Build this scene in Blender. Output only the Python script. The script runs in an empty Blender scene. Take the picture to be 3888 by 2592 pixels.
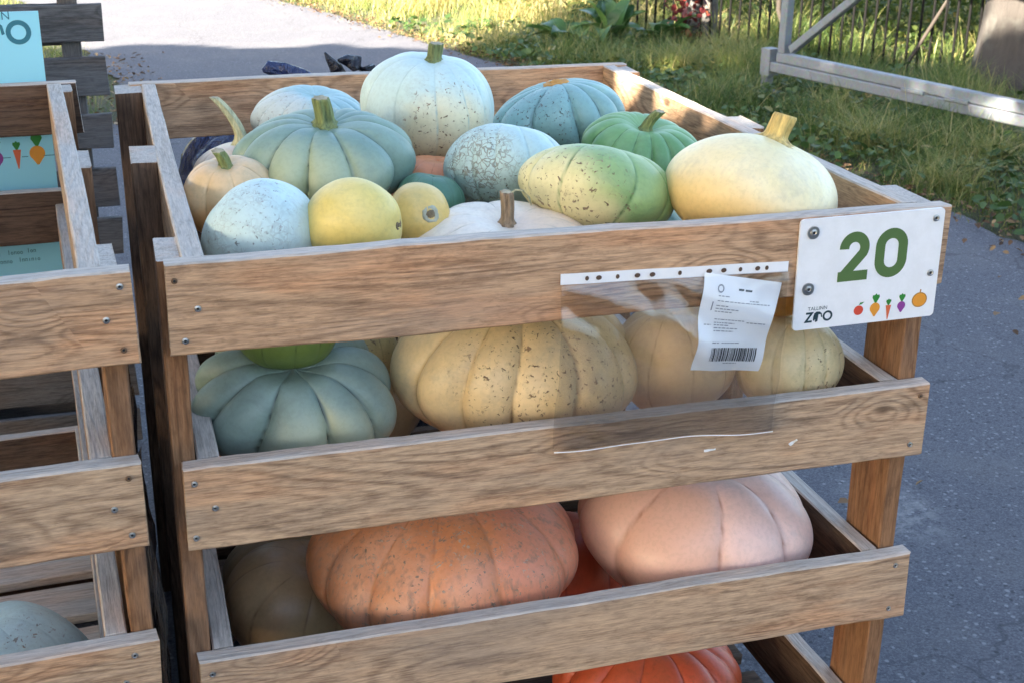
import bpy, math, random
import numpy as np
from mathutils import Vector, Matrix, Quaternion

random.seed(7)
RNG = np.random.default_rng(7)
scn = bpy.context.scene
COL = scn.collection
R = math.radians

# ------------------------------------------------------------------ camera
cam_d = bpy.data.cameras.new('camera')
cam = bpy.data.objects.new('camera', cam_d); COL.objects.link(cam)
cam_d.sensor_width = 36.0; cam_d.lens = 47.09; cam_d.clip_start = 0.05; cam_d.clip_end = 400
rgt = Vector((0.95777879, -0.28732879, 0.01009763)); up = Vector((0.09339076, 0.34414066, 0.93426194)); fwd = Vector((0.27191536, 0.89387324, -0.35644448))
m = Matrix.Identity(4)
for i in range(3):
    m[i][0] = rgt[i]; m[i][1] = up[i]; m[i][2] = -fwd[i]
m[0][3], m[1][3], m[2][3] = -0.0436, -1.5058, 1.5461
cam.matrix_world = m
cam_d.dof.use_dof = True; cam_d.dof.focus_distance = 2.05; cam_d.dof.aperture_fstop = 16
scn.camera = cam

# ------------------------------------------------------------------ light
SUN_EL = R(28); SUN_H = Vector((0.9, 0.436, 0)).normalized()      # SUN_H: the way the light travels over the ground
w = bpy.data.worlds.new('World'); scn.world = w; w.use_nodes = True
nt = w.node_tree; bg = nt.nodes['Background']
sky = nt.nodes.new('ShaderNodeTexSky'); sky.sky_type = 'NISHITA'; sky.sun_disc = False
sky.sun_elevation = SUN_EL; sky.sun_rotation = math.atan2(-SUN_H.x, -SUN_H.y)
sky.air_density = 1.0; sky.dust_density = 2.6; sky.ozone_density = 0.45
nt.links.new(sky.outputs[0], bg.inputs[0]); bg.inputs[1].default_value = 0.056
sun_d = bpy.data.lights.new('sun', 'SUN'); sun = bpy.data.objects.new('sun', sun_d); COL.objects.link(sun)
sun_d.energy = 3.9; sun_d.angle = R(0.53); sun_d.color = (1.0, 0.87, 0.70)
tr = Vector((SUN_H.x*math.cos(SUN_EL), SUN_H.y*math.cos(SUN_EL), -math.sin(SUN_EL)))
sun.rotation_euler = tr.to_track_quat('-Z', 'Y').to_euler(); sun.location = (-9, -5, 12)
vs = scn.view_settings
vs.view_transform = 'Standard'; vs.look = 'None'; vs.gamma = 1.0; vs.use_curve_mapping = False
vs.exposure = 3.68
scn.cycles.max_bounces = 8; scn.cycles.transparent_max_bounces = 12

# ------------------------------------------------------------------ helpers
def link(o, parent=None):
    COL.objects.link(o)
    if parent is not None: o.parent = parent
    return o
def tag(o, label=None, cat=None, group=None, kind=None):
    for k, v in (('label', label), ('category', cat), ('group', group), ('kind', kind)):
        if v: o[k] = v
    return o
def mesh(name, verts, faces, mats=(), smooth=False, attrs=None, midx=None):
    me = bpy.data.meshes.new(name)
    me.from_pydata([tuple(v) for v in verts], [], [tuple(f) for f in faces])
    for mt in (mats if isinstance(mats, (list, tuple)) else [mats]): me.materials.append(mt)
    if smooth: me.polygons.foreach_set('use_smooth', [True]*len(me.polygons))
    if midx is not None: me.polygons.foreach_set('material_index', midx)
    for k, v in (attrs or {}).items():
        a = me.attributes.new(k, 'FLOAT', 'POINT'); a.data.foreach_set('value', np.asarray(v, dtype=np.float32))
    me.update()
    return me
def obj(name, me, parent=None, loc=None, rot=None):
    o = bpy.data.objects.new(name, me)
    if loc is not None: o.location = loc
    if rot is not None: o.rotation_euler = rot
    return link(o, parent)
def empty(name, loc=(0,0,0), rz=0.0, **kw):
    o = bpy.data.objects.new(name, None); o.location = loc; o.rotation_euler = (0,0,rz); o.empty_display_size = .05
    link(o); return tag(o, **kw)
def big_mesh(name, V, Fidx, nper, mats, attrs=None, smooth=False):
    """V (n,3), Fidx (m,nper) numpy, fast path"""
    me = bpy.data.meshes.new(name); nf = len(Fidx)
    me.vertices.add(len(V)); me.vertices.foreach_set('co', np.ascontiguousarray(V, dtype=np.float32).ravel())
    me.loops.add(nf*nper); me.loops.foreach_set('vertex_index', np.ascontiguousarray(Fidx, dtype=np.int32).ravel())
    me.polygons.add(nf); me.polygons.foreach_set('loop_start', np.arange(0, nf*nper, nper, dtype=np.int32))
    for mt in (mats if isinstance(mats, (list, tuple)) else [mats]): me.materials.append(mt)
    if smooth: me.polygons.foreach_set('use_smooth', np.ones(nf, dtype=bool))
    for k, v in (attrs or {}).items():
        a = me.attributes.new(k, 'FLOAT', 'POINT'); a.data.foreach_set('value', np.asarray(v, dtype=np.float32))
    me.update(calc_edges=True); me.validate()
    return me

class NT:
    """small node-tree writer"""
    def __init__(s, name):
        s.m = bpy.data.materials.new(name); s.m.use_nodes = True; s.t = s.m.node_tree
        s.b = s.t.nodes['Principled BSDF']; s.out = s.t.nodes['Material Output']
    def n(s, typ, ins=None, **props):
        nd = s.t.nodes.new('ShaderNode'+typ)
        for k, v in props.items(): setattr(nd, k, v)
        for k, v in (ins or {}).items():
            if hasattr(v, 'is_linked') or hasattr(v, 'links'): s.t.links.new(v, nd.inputs[k])
            else: nd.inputs[k].default_value = v
        return nd
    def math(s, op, a, b=None, clamp=False):
        nd = s.n('Math', operation=op, use_clamp=clamp)
        for i, v in enumerate((a, b)):
            if v is None: continue
            if isinstance(v, (int, float)): nd.inputs[i].default_value = v
            else: s.t.links.new(v, nd.inputs[i])
        return nd.outputs[0]
    def ramp(s, fac, stops, interp='LINEAR'):
        nd = s.n('ValToRGB'); cr = nd.color_ramp; cr.interpolation = interp
        while len(cr.elements) < len(stops): cr.elements.new(0.5)
        for e, (p, c) in zip(cr.elements, stops):
            e.position = p; e.color = (*c, 1) if len(c) == 3 else c
        s.t.links.new(fac, nd.inputs[0]); return nd.outputs[0]
    def step(s, v, lo, hi):
        nd = s.n('MapRange', {0: v, 1: lo, 2: hi, 3: 0.0, 4: 1.0}, interpolation_type='SMOOTHSTEP'); return nd.outputs[0]
    def mix(s, fac, a, b, mode='MIX'):
        nd = s.n('Mix', data_type='RGBA', blend_type=mode)
        for i, v in ((0, fac), (6, a), (7, b)):
            if isinstance(v, (int, float)): nd.inputs[i].default_value = v
            elif isinstance(v, tuple): nd.inputs[i].default_value = (*v, 1) if len(v) == 3 else v
            else: s.t.links.new(v, nd.inputs[i])
        return nd.outputs[2]
    def attr(s, name): return s.n('Attribute', attribute_name=name).outputs['Fac']
    def noise(s, vec, scale, detail=3.0, rough=0.55, dist=0.0):
        return s.n('TexNoise', {'Vector': vec, 'Scale': scale, 'Detail': detail, 'Roughness': rough, 'Distortion': dist}).outputs['Fac']
    def coords(s, scale=(1,1,1), rnd=True, which='Object'):
        c = s.n('TexCoord').outputs[which]
        if rnd:
            r = s.n('ObjectInfo').outputs['Random']
            off = s.n('CombineXYZ', {0: s.math('MULTIPLY', r, 37.0), 1: s.math('MULTIPLY', r, 5.3), 2: s.math('MULTIPLY', r, 3.1)}).outputs[0]
            c = s.n('VectorMath', {0: c, 1: off}, operation='ADD').outputs[0]
        return s.n('Mapping', {'Vector': c, 'Scale': scale}).outputs[0] if scale != (1,1,1) else c
    def base(s, col): s.link(col, 'Base Color')
    def link(s, v, name):
        if isinstance(v, tuple): s.b.inputs[name].default_value = (*v, 1) if len(v) == 3 else v
        elif isinstance(v, (int, float)): s.b.inputs[name].default_value = v
        else: s.t.links.new(v, s.b.inputs[name])
    def bump(s, h, strength=0.3, dist=0.002):
        b = s.n('Bump', {'Height': h, 'Strength': strength, 'Distance': dist}); s.t.links.new(b.outputs[0], s.b.inputs['Normal'])

def plain(name, col, rough=0.5, metal=0.0, var=0.0, vscale=30):
    t = NT(name); t.link(rough, 'Roughness'); t.link(metal, 'Metallic')
    if var:
        f = t.noise(t.coords(), vscale, 4)
        t.base(t.mix(f, tuple(c*(1-var) for c in col), tuple(min(1, c*(1+var)) for c in col)))
    else: t.base(col)
    return t.m

# ------------------------------------------------------------------ wood
def wood(name, light, dark, grey=0.25, greycol=(0.30,0.28,0.26), knots=True, rough=0.75, contrast=1.0, stain=0.5):
    t = NT(name)
    c = t.coords()
    low = t.n('TexNoise', {'Vector': t.n('Mapping', {'Vector': c, 'Scale': (1.6, 7, 7)}).outputs[0], 'Scale': 1.0, 'Detail': 2.0}).outputs['Color']
    warp = t.n('VectorMath', {0: low, 1: (0.02, 0.045, 0.045)}, operation='MULTIPLY').outputs[0]
    q = t.n('VectorMath', {0: c, 1: warp}, operation='ADD').outputs[0]
    q = t.n('Mapping', {'Vector': q, 'Scale': (0.12, 1, 1)}).outputs[0]
    cont = t.noise(t.n('Mapping', {'Vector': c, 'Scale': (1.1, 10, 10)}).outputs[0], 1.0, 1.6, 0.45, 0.35)
    v = t.n('TexVoronoi', {'Vector': t.n('Mapping', {'Vector': c, 'Scale': (6.5, 1.2, 12)}).outputs[0], 'Scale': 1.0}, feature='F1')
    sparse = t.step(t.n('SeparateColor', {0: v.outputs['Color']}).outputs[0], 0.74, 0.76) if knots else 0.0
    halo = t.math('MULTIPLY', t.math('SUBTRACT', 1.0, t.step(v.outputs['Distance'], 0.0, 0.62)), sparse)
    cont = t.math('ADD', cont, t.math('MULTIPLY', halo, 0.16))
    sn = t.math('ADD', t.math('MULTIPLY', t.math('SINE', t.math('MULTIPLY', cont, 150.0)), 0.5), 0.5)
    rings = t.math('POWER', sn, 2.2)
    rings = t.math('MULTIPLY', rings, t.step(t.noise(t.n('Mapping', {'Vector': c, 'Scale': (2.4, 12, 12), 'Location': (9,3,1)}).outputs[0], 1.0, 2), 0.32, 0.56))
    fib = t.noise(t.n('Mapping', {'Vector': c, 'Scale': (11, 170, 170)}).outputs[0], 1.0, 4, 0.65)
    fib2 = t.noise(t.n('Mapping', {'Vector': c, 'Scale': (3, 45, 45)}).outputs[0], 1.0, 3, 0.6)
    blot = t.noise(t.n('Mapping', {'Vector': c, 'Scale': (2.2, 9, 9)}).outputs[0], 1.0, 4, 0.6)
    fine = t.noise(t.n('Mapping', {'Vector': c, 'Scale': (34, 420, 420)}).outputs[0], 1.0, 3, 0.7)
    streak = t.step(t.noise(t.n('Mapping', {'Vector': c, 'Scale': (2.2, 130, 130), 'Location': (5,2,8)}).outputs[0], 1.0, 3, 0.6), 0.57, 0.70)
    g = t.math('ADD', t.math('MULTIPLY', t.math('SUBTRACT', fib, 0.5), 0.70), t.math('MULTIPLY', t.math('SUBTRACT', fib2, 0.5), 0.35))
    g = t.math('ADD', g, t.math('MULTIPLY', t.math('SUBTRACT', fine, 0.5), 1.2))
    g = t.math('SUBTRACT', g, t.math('ADD', t.math('MULTIPLY', rings, 0.24*contrast), t.math('MULTIPLY', streak, 0.10)))
    g = t.math('ADD', g, 0.60)
    col = t.ramp(g, [(0.10, dark), (0.40, tuple((a+b)/2 for a, b in zip(light, dark))), (0.62, light), (0.92, tuple(min(1, x*1.30) for x in light))])
    tint = t.noise(t.n('Mapping', {'Vector': c, 'Scale': (3, 14, 14), 'Location': (2,9,4)}).outputs[0], 1.0, 3, 0.6)
    col = t.mix(t.math('MULTIPLY', t.step(tint, 0.48, 0.68), 0.45), col, t.mix(1.0, col, (1.18,0.86,0.66), 'MULTIPLY'))
    col = t.mix(t.math('MULTIPLY', t.step(blot, 0.47, 0.70), grey*2.2, True), col, t.mix(0.55, greycol, col))
    blot2 = t.noise(t.n('Mapping', {'Vector': c, 'Scale': (5, 16, 16), 'Location': (3, 1, 7)}).outputs[0], 1.0, 5, 0.7)
    rough_b = t.noise(t.n('Mapping', {'Vector': c, 'Scale': (30, 70, 70), 'Location': (1, 4, 2)}).outputs[0], 1.0, 4, 0.7)
    col = t.mix(t.math('MULTIPLY', t.step(rough_b, 0.55, 0.70), 0.35), col, tuple(x*0.8 for x in dark))
    col = t.mix(t.math('MULTIPLY', t.step(blot2, 0.55, 0.72), stain*0.8, True), col, tuple(x*0.42 for x in dark))
    h = t.math('ADD', t.math('MULTIPLY', fib, 0.8), t.math('MULTIPLY', rings, 0.3))
    if knots:
        k = t.math('MULTIPLY', t.math('SUBTRACT', 1.0, t.step(v.outputs['Distance'], 0.05, 0.15)), sparse)
        col = t.mix(t.math('MULTIPLY', k, 0.85), col, tuple(x*0.40 for x in dark))
    t.base(col); t.link(rough, 'Roughness'); t.link(0.25, 'Specular IOR Level')
    t.bump(h, 0.8, 0.002)
    return t.m

W_FRONT = wood('weathered_brown_planks', (0.52,0.325,0.19), (0.20,0.115,0.066), grey=0.28, greycol=(0.29,0.235,0.19), stain=0.6)
W_FRONT2 = wood('weathered_pale_planks', (0.50,0.34,0.21), (0.19,0.115,0.07), grey=0.38, greycol=(0.26,0.215,0.175), stain=0.85)
W_POST = wood('orange_brown_posts', (0.26,0.135,0.066), (0.12,0.058,0.027), grey=0.12, knots=False)
W_DARK = wood('dark_shaded_planks', (0.125,0.078,0.05), (0.04,0.024,0.016), grey=0.15, greycol=(0.09,0.085,0.08), knots=False)  # dark brown inner boards, interior shade also put into their colour
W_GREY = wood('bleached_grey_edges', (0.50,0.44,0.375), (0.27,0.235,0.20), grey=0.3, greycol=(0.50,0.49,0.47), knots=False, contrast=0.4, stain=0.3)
W_PALLET = wood('slate_grey_pallet_planks', (0.115,0.11,0.11), (0.045,0.043,0.043), grey=0.3, greycol=(0.15,0.15,0.155), knots=True)
W_TIMBER = wood('silver_grey_post', (0.10,0.10,0.10), (0.035,0.034,0.034), grey=0.3, knots=False)

def board_mesh(L, H, T, seed, mats, nseg=22, wob=0.0012, bev=0.0022):
    """plank along local X, thickness along Y, height along Z, origin at the low front left corner; slots: body, top edge, ends"""
    r = np.random.default_rng(seed)
    b = bev
    sec = [(0, b), (0, H-b), (b, H), (T-b, H), (T, H-b), (T, b), (T-b, 0), (b, 0)]
    xs = np.linspace(0, L, nseg+1); V = []
    bow = r.normal(0, 0.0016); tw = r.normal(0, 0.0012)
    e1 = np.cumsum(r.normal(0, wob*0.5, nseg+1)); e1 -= np.linspace(e1[0], e1[-1], nseg+1)
    e2 = np.cumsum(r.normal(0, wob*0.5, nseg+1)); e2 -= np.linspace(e2[0], e2[-1], nseg+1)
    for i, x in enumerate(xs):
        u = x/L
        for (y, z) in sec:
            dz = e1[i] if z > H/2 else e2[i]
            dx = (r.normal(0, 0.0012) + (z/H-.5)*tw*2) if i in (0, nseg) else 0
            V.append((x+dx, y + bow*4*u*(1-u) + r.normal(0, 0.00025), z+dz + r.normal(0, 0.0002)))
    F = []; mi = []
    for i in range(nseg):
        for k in range(8):
            k2 = (k+1) % 8
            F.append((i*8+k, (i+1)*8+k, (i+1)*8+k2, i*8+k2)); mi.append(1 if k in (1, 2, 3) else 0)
    F.append(tuple(range(8))); mi.append(2); F.append(tuple(nseg*8+k for k in reversed(range(8)))); mi.append(2)
    F = [tuple(reversed(f)) for f in F]
    me = mesh('plank', V, F, mats, midx=mi)
    return me

def limb_mesh(pts, radii, mat, n=18, seed=0, rough=0.06):
    r = np.random.default_rng(seed); V = []; F = []; k = len(pts)
    for j, (p, q) in enumerate(zip(pts, radii)):
        p = Vector(p); d = (Vector(pts[min(j+1, k-1)])-Vector(pts[max(j-1, 0)])).normalized(); u = d.orthogonal().normalized(); v = d.cross(u)
        for i in range(n):
            a = 2*math.pi*i/n; qq = q*(1+r.normal(0, rough)); V.append(p+u*qq*math.cos(a)+v*qq*math.sin(a))
    for j in range(k-1):
        for i in range(n): F.append((j*n+i, j*n+(i+1) % n, (j+1)*n+(i+1) % n, (j+1)*n+i))
    F.append(tuple((k-1)*n+i for i in range(n)))
    return mesh('limb', V, F, mat, smooth=True)
def cyl(n, r0, r1, z0, z1, cap=True):
    V = []; F = []
    for z, r in ((z0, r0), (z1, r1)):
        for k in range(n):
            a = 2*math.pi*k/n; V.append((r*math.cos(a), r*math.sin(a), z))
    for k in range(n): F.append((k, (k+1) % n, n+(k+1) % n, n+k))
    if cap: F.append(tuple(range(n, 2*n)))
    return V, F

# screws: dished head with a cross recess, axis -Y (facing the viewer of a front board)
M_STEEL = plain('zinc_screw', (0.55,0.54,0.52), 0.35, 1.0, 0.2)
M_RUST = plain('rusty_screw', (0.20,0.12,0.07), 0.6, 0.6, 0.4)
M_SLOT = plain('screw_recess', (0.02,0.02,0.02), 0.7)
def screw_mesh(r, mat):
    n = 14; V = []; F = []; mi = []
    prof = [(r, 0.0), (r*0.92, -0.0012), (r*0.55, -0.0017), (r*0.42, -0.0009)]
    for (rr, y) in prof:
        for k in range(n):
            a = 2*math.pi*k/n; V.append((rr*math.cos(a), y, rr*math.sin(a)))
    for j in range(len(prof)-1):
        for k in range(n):
            F.append((j*n+k, j*n+(k+1) % n, (j+1)*n+(k+1) % n, (j+1)*n+k)); mi.append(0)
    F.append(tuple((len(prof)-1)*n+k for k in range(n))); mi.append(1)
    return mesh('screw', V, F, [mat, M_SLOT], midx=mi)
SCREW = screw_mesh(0.0042, M_STEEL); SCREW_R = screw_mesh(0.0038, M_RUST)

def board(parent, name, L, H, T, loc, rot, mats, seed, screws=(), nseg=22):
    o = obj(name, board_mesh(L, H, T, seed, mats, nseg), parent, loc, rot)
    for i, (sx, sz) in enumerate(screws):
        obj('screw', SCREW if (seed+i) % 4 else SCREW_R, o, (sx, -0.0004, sz), (0, random.uniform(0, 3), 0))
    return o

LEV = [(0.968, 0.112), (0.709, 0.112), (0.437, 0.110), (0.165, 0.110)]       # bottom and height of the planks
def crate(loc, rz, label, group, skin, skin2, seed, LEV, shift, depth=1.22, floor_z=0.13, dark_in=True):
    c = empty('pallet_crate', loc, rz, label=label, cat='crate', group=group)
    W = 1.03; T = 0.027
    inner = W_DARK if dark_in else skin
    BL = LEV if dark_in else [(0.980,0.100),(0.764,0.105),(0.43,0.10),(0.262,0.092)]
    for i, (z, h) in enumerate(LEV):
        s = seed + i*17
        sk = skin if i == 0 else skin2
        r = np.random.default_rng(s)
        sc = [(0.013+r.normal(0,.003), h*0.82), (0.032+r.normal(0,.004), h*0.50), (0.014+r.normal(0,.003), h*0.16),
              (W-0.014+r.normal(0,.003), h*0.84), (W-0.016+r.normal(0,.003), h*0.17)]
        if label.startswith('near'): sc += [(W-0.032, h*0.5)]
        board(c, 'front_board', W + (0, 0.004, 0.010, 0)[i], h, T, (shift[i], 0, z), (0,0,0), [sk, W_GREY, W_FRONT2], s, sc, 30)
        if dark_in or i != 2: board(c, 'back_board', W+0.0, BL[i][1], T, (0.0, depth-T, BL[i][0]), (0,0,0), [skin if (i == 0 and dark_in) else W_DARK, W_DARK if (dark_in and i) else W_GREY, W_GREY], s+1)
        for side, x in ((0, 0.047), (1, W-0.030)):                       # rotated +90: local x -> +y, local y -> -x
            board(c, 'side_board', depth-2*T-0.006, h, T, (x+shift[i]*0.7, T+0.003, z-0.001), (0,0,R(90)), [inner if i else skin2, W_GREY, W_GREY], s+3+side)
    for side, x in ((0, -0.008), (1, W-0.0295)):
        for j, y in enumerate((T+0.003, 0.545, depth-0.105)):
            # posts are planks stood on end: local x up, local z along y, local y across
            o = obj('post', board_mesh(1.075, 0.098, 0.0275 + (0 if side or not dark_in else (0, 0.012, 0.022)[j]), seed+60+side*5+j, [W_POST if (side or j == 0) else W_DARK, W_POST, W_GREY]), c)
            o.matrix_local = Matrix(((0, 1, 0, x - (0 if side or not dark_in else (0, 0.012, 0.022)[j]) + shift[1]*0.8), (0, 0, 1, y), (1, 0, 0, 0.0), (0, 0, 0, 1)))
            o.data.flip_normals()
    for k in range(7):
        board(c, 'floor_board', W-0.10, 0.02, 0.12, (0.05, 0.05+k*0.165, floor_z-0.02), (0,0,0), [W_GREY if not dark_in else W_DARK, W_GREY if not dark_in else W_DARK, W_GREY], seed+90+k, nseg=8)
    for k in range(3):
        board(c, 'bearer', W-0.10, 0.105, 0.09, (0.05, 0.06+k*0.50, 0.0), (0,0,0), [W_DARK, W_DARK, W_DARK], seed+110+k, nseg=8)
    return c

# ------------------------------------------------------------------ ground
def asphalt_mat():
    t = NT('worn_asphalt'); c = t.n('TexCoord').outputs['Object']
    v = t.n('TexVoronoi', {'Vector': c, 'Scale': 240.0}, feature='F1')
    ag = t.n('SeparateColor', {0: v.outputs['Color']}).outputs[0]
    n1 = t.noise(c, 420, 3, 0.7); n2 = t.noise(c, 2.3, 5, 0.6); n3 = t.noise(c, 22, 4, 0.65)
    col = t.ramp(t.math('ADD', t.math('MULTIPLY', ag, 0.5), t.math('MULTIPLY', n1, 0.5)), [(0.15, (0.055,0.057,0.068)), (0.5, (0.090,0.093,0.108)), (0.80, (0.135,0.138,0.153)), (0.95, (0.26,0.26,0.265))])
    st = t.n('TexVoronoi', {'Vector': c, 'Scale': 75.0}, feature='F1'); sr = t.n('SeparateColor', {0: st.outputs['Color']}).outputs
    col = t.mix(t.math('MULTIPLY', t.math('MULTIPLY', t.step(sr[0], 0.80, 0.84), t.math('SUBTRACT', 1.0, t.step(st.outputs['Distance'], 0.25, 0.45))), 0.65), col, (0.25,0.255,0.265))
    col = t.mix(t.math('MULTIPLY', t.math('MULTIPLY', t.step(sr[1], 0.80, 0.84), t.math('SUBTRACT', 1.0, t.step(st.outputs['Distance'], 0.25, 0.45))), 0.65), col, (0.025,0.026,0.03))
    col = t.mix(t.math('MULTIPLY', t.step(n2, 0.45, 0.75), 0.35), col, (0.15,0.147,0.145))
    col = t.mix(t.math('MULTIPLY', t.step(n3, 0.58, 0.78), 0.35), col, (0.05,0.051,0.055))
    # a pale dusty scuff
    d = t.n('VectorMath', {0: c, 1: (1.71, 1.03, 0.0)}, operation='SUBTRACT').outputs[0]
    d = t.n('Mapping', {'Vector': d, 'Scale': (5.0, 3.2, 1)}).outputs[0]
    ln = t.n('VectorMath', {0: d}, operation='LENGTH').outputs['Value']
    scuff = t.math('MULTIPLY', t.math('SUBTRACT', 1.0, t.step(ln, 0.1, 0.75)), t.step(n3, 0.38, 0.62))
    col = t.mix(t.math('MULTIPLY', scuff, 0.6), col, (0.30,0.30,0.29))
    crk = t.n('TexVoronoi', {'Vector': t.n('VectorMath', {0: c, 1: t.n('VectorMath', {0: t.n('TexNoise', {'Vector': c, 'Scale': 4.0, 'Detail': 4.0}).outputs['Color'], 1: (0.35,0.35,0.35)}, operation='MULTIPLY').outputs[0]}, operation='ADD').outputs[0], 'Scale': 0.9}, feature='DISTANCE_TO_EDGE').outputs['Distance']
    ck = t.math('SUBTRACT', 1.0, t.step(crk, 0.0015, 0.006))
    col = t.mix(t.math('MULTIPLY', ck, 0.35), col, (0.02,0.02,0.022))
    t.base(col); t.link(0.85, 'Roughness'); t.link(0.3, 'Specular IOR Level')
    t.bump(t.math('ADD', t.math('MULTIPLY', ag, 0.5), t.math('MULTIPLY', n1, 0.7)), 0.5, 0.003)
    return t.m
def soil_mat():
    t = NT('turf_soil'); c = t.n('TexCoord').outputs['Object']
    n1 = t.noise(c, 3.0, 5, 0.6); n2 = t.noise(c, 60, 4, 0.7)
    col = t.ramp(n1, [(0.3, (0.035,0.05,0.018)), (0.5, (0.06,0.075,0.025)), (0.7, (0.10,0.085,0.045))])
    col = t.mix(t.math('MULTIPLY', n2, 0.7), col, (0.035,0.028,0.016)); t.base(col); t.link(0.95, 'Roughness'); t.bump(n2, 0.8, 0.02)
    return t.m
g = obj('ground', mesh('ground', [(-90,-60,-0.012),(90,-60,-0.012),(90,120,-0.012),(-90,120,-0.012)], [(0,1,2,3)], soil_mat())); tag(g, kind='structure')
EDGE_R = [(-30,3.3),(-3,3.35),(1.5,3.45),(2.9,3.47),(3.6,3.44),(5.5,3.08),(7.6,2.64),(8.97,2.33),(11.77,1.62),(14,1.0),(19,-0.8),(30,-6)]
EDGE_L = [(-30,-5),(3.2,-5.0),(4.6,-1.2),(6.2,0.02),(7.2,0.10),(8.6,-0.12),(11.8,-0.62),(14,-1.3),(19,-3.2),(30,-8.4)]
def edge(tab, y): return np.interp(y, [a for a, b in tab], [b for a, b in tab])
ys = np.concatenate([np.arange(-30, 1.5, 0.7), np.arange(1.5, 14, 0.06), np.arange(14, 30, 0.7)])
V = []; F = []
wr = np.convolve(RNG.normal(0, .05, len(ys)), np.ones(4)/4, 'same'); wl = np.convolve(RNG.normal(0, .06, len(ys)), np.ones(4)/4, 'same')
for i, y in enumerate(ys):
    xl = edge(EDGE_L, y)+wl[i]; xr = edge(EDGE_R, y)+wr[i]
    V += [(xl, y, 0.0), (xr, y, 0.0)]
    if i: F.append((2*i-2, 2*i-1, 2*i+1, 2*i))
pth = obj('asphalt_path', mesh('asphalt_path', V, F, asphalt_mat())); tag(pth, kind='structure')

# ------------------------------------------------------------------ crates
main_crate = crate((0,0,0), 0.0, 'large slatted wooden crate heaped with pumpkins and carrying the 20 sign', 'slatted pallet crates', W_FRONT, W_FRONT2, 100, LEV, (0,0,0,0))
a2 = R(2.8); ox, oy = -0.034 - 1.033*math.cos(a2), -0.02 - 1.033*math.sin(a2)
near_crate = crate((ox, oy, 0.003), a2, 'nearly empty slatted wooden crate at the left edge, blue banner behind it', 'slatted pallet crates', W_FRONT, W_FRONT2, 300, [(0.968,0.112),(0.732,0.112),(0.492,0.110),(0.25,0.110)], (0,-0.013,-0.021,-0.03), depth=1.27, dark_in=False)

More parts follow.
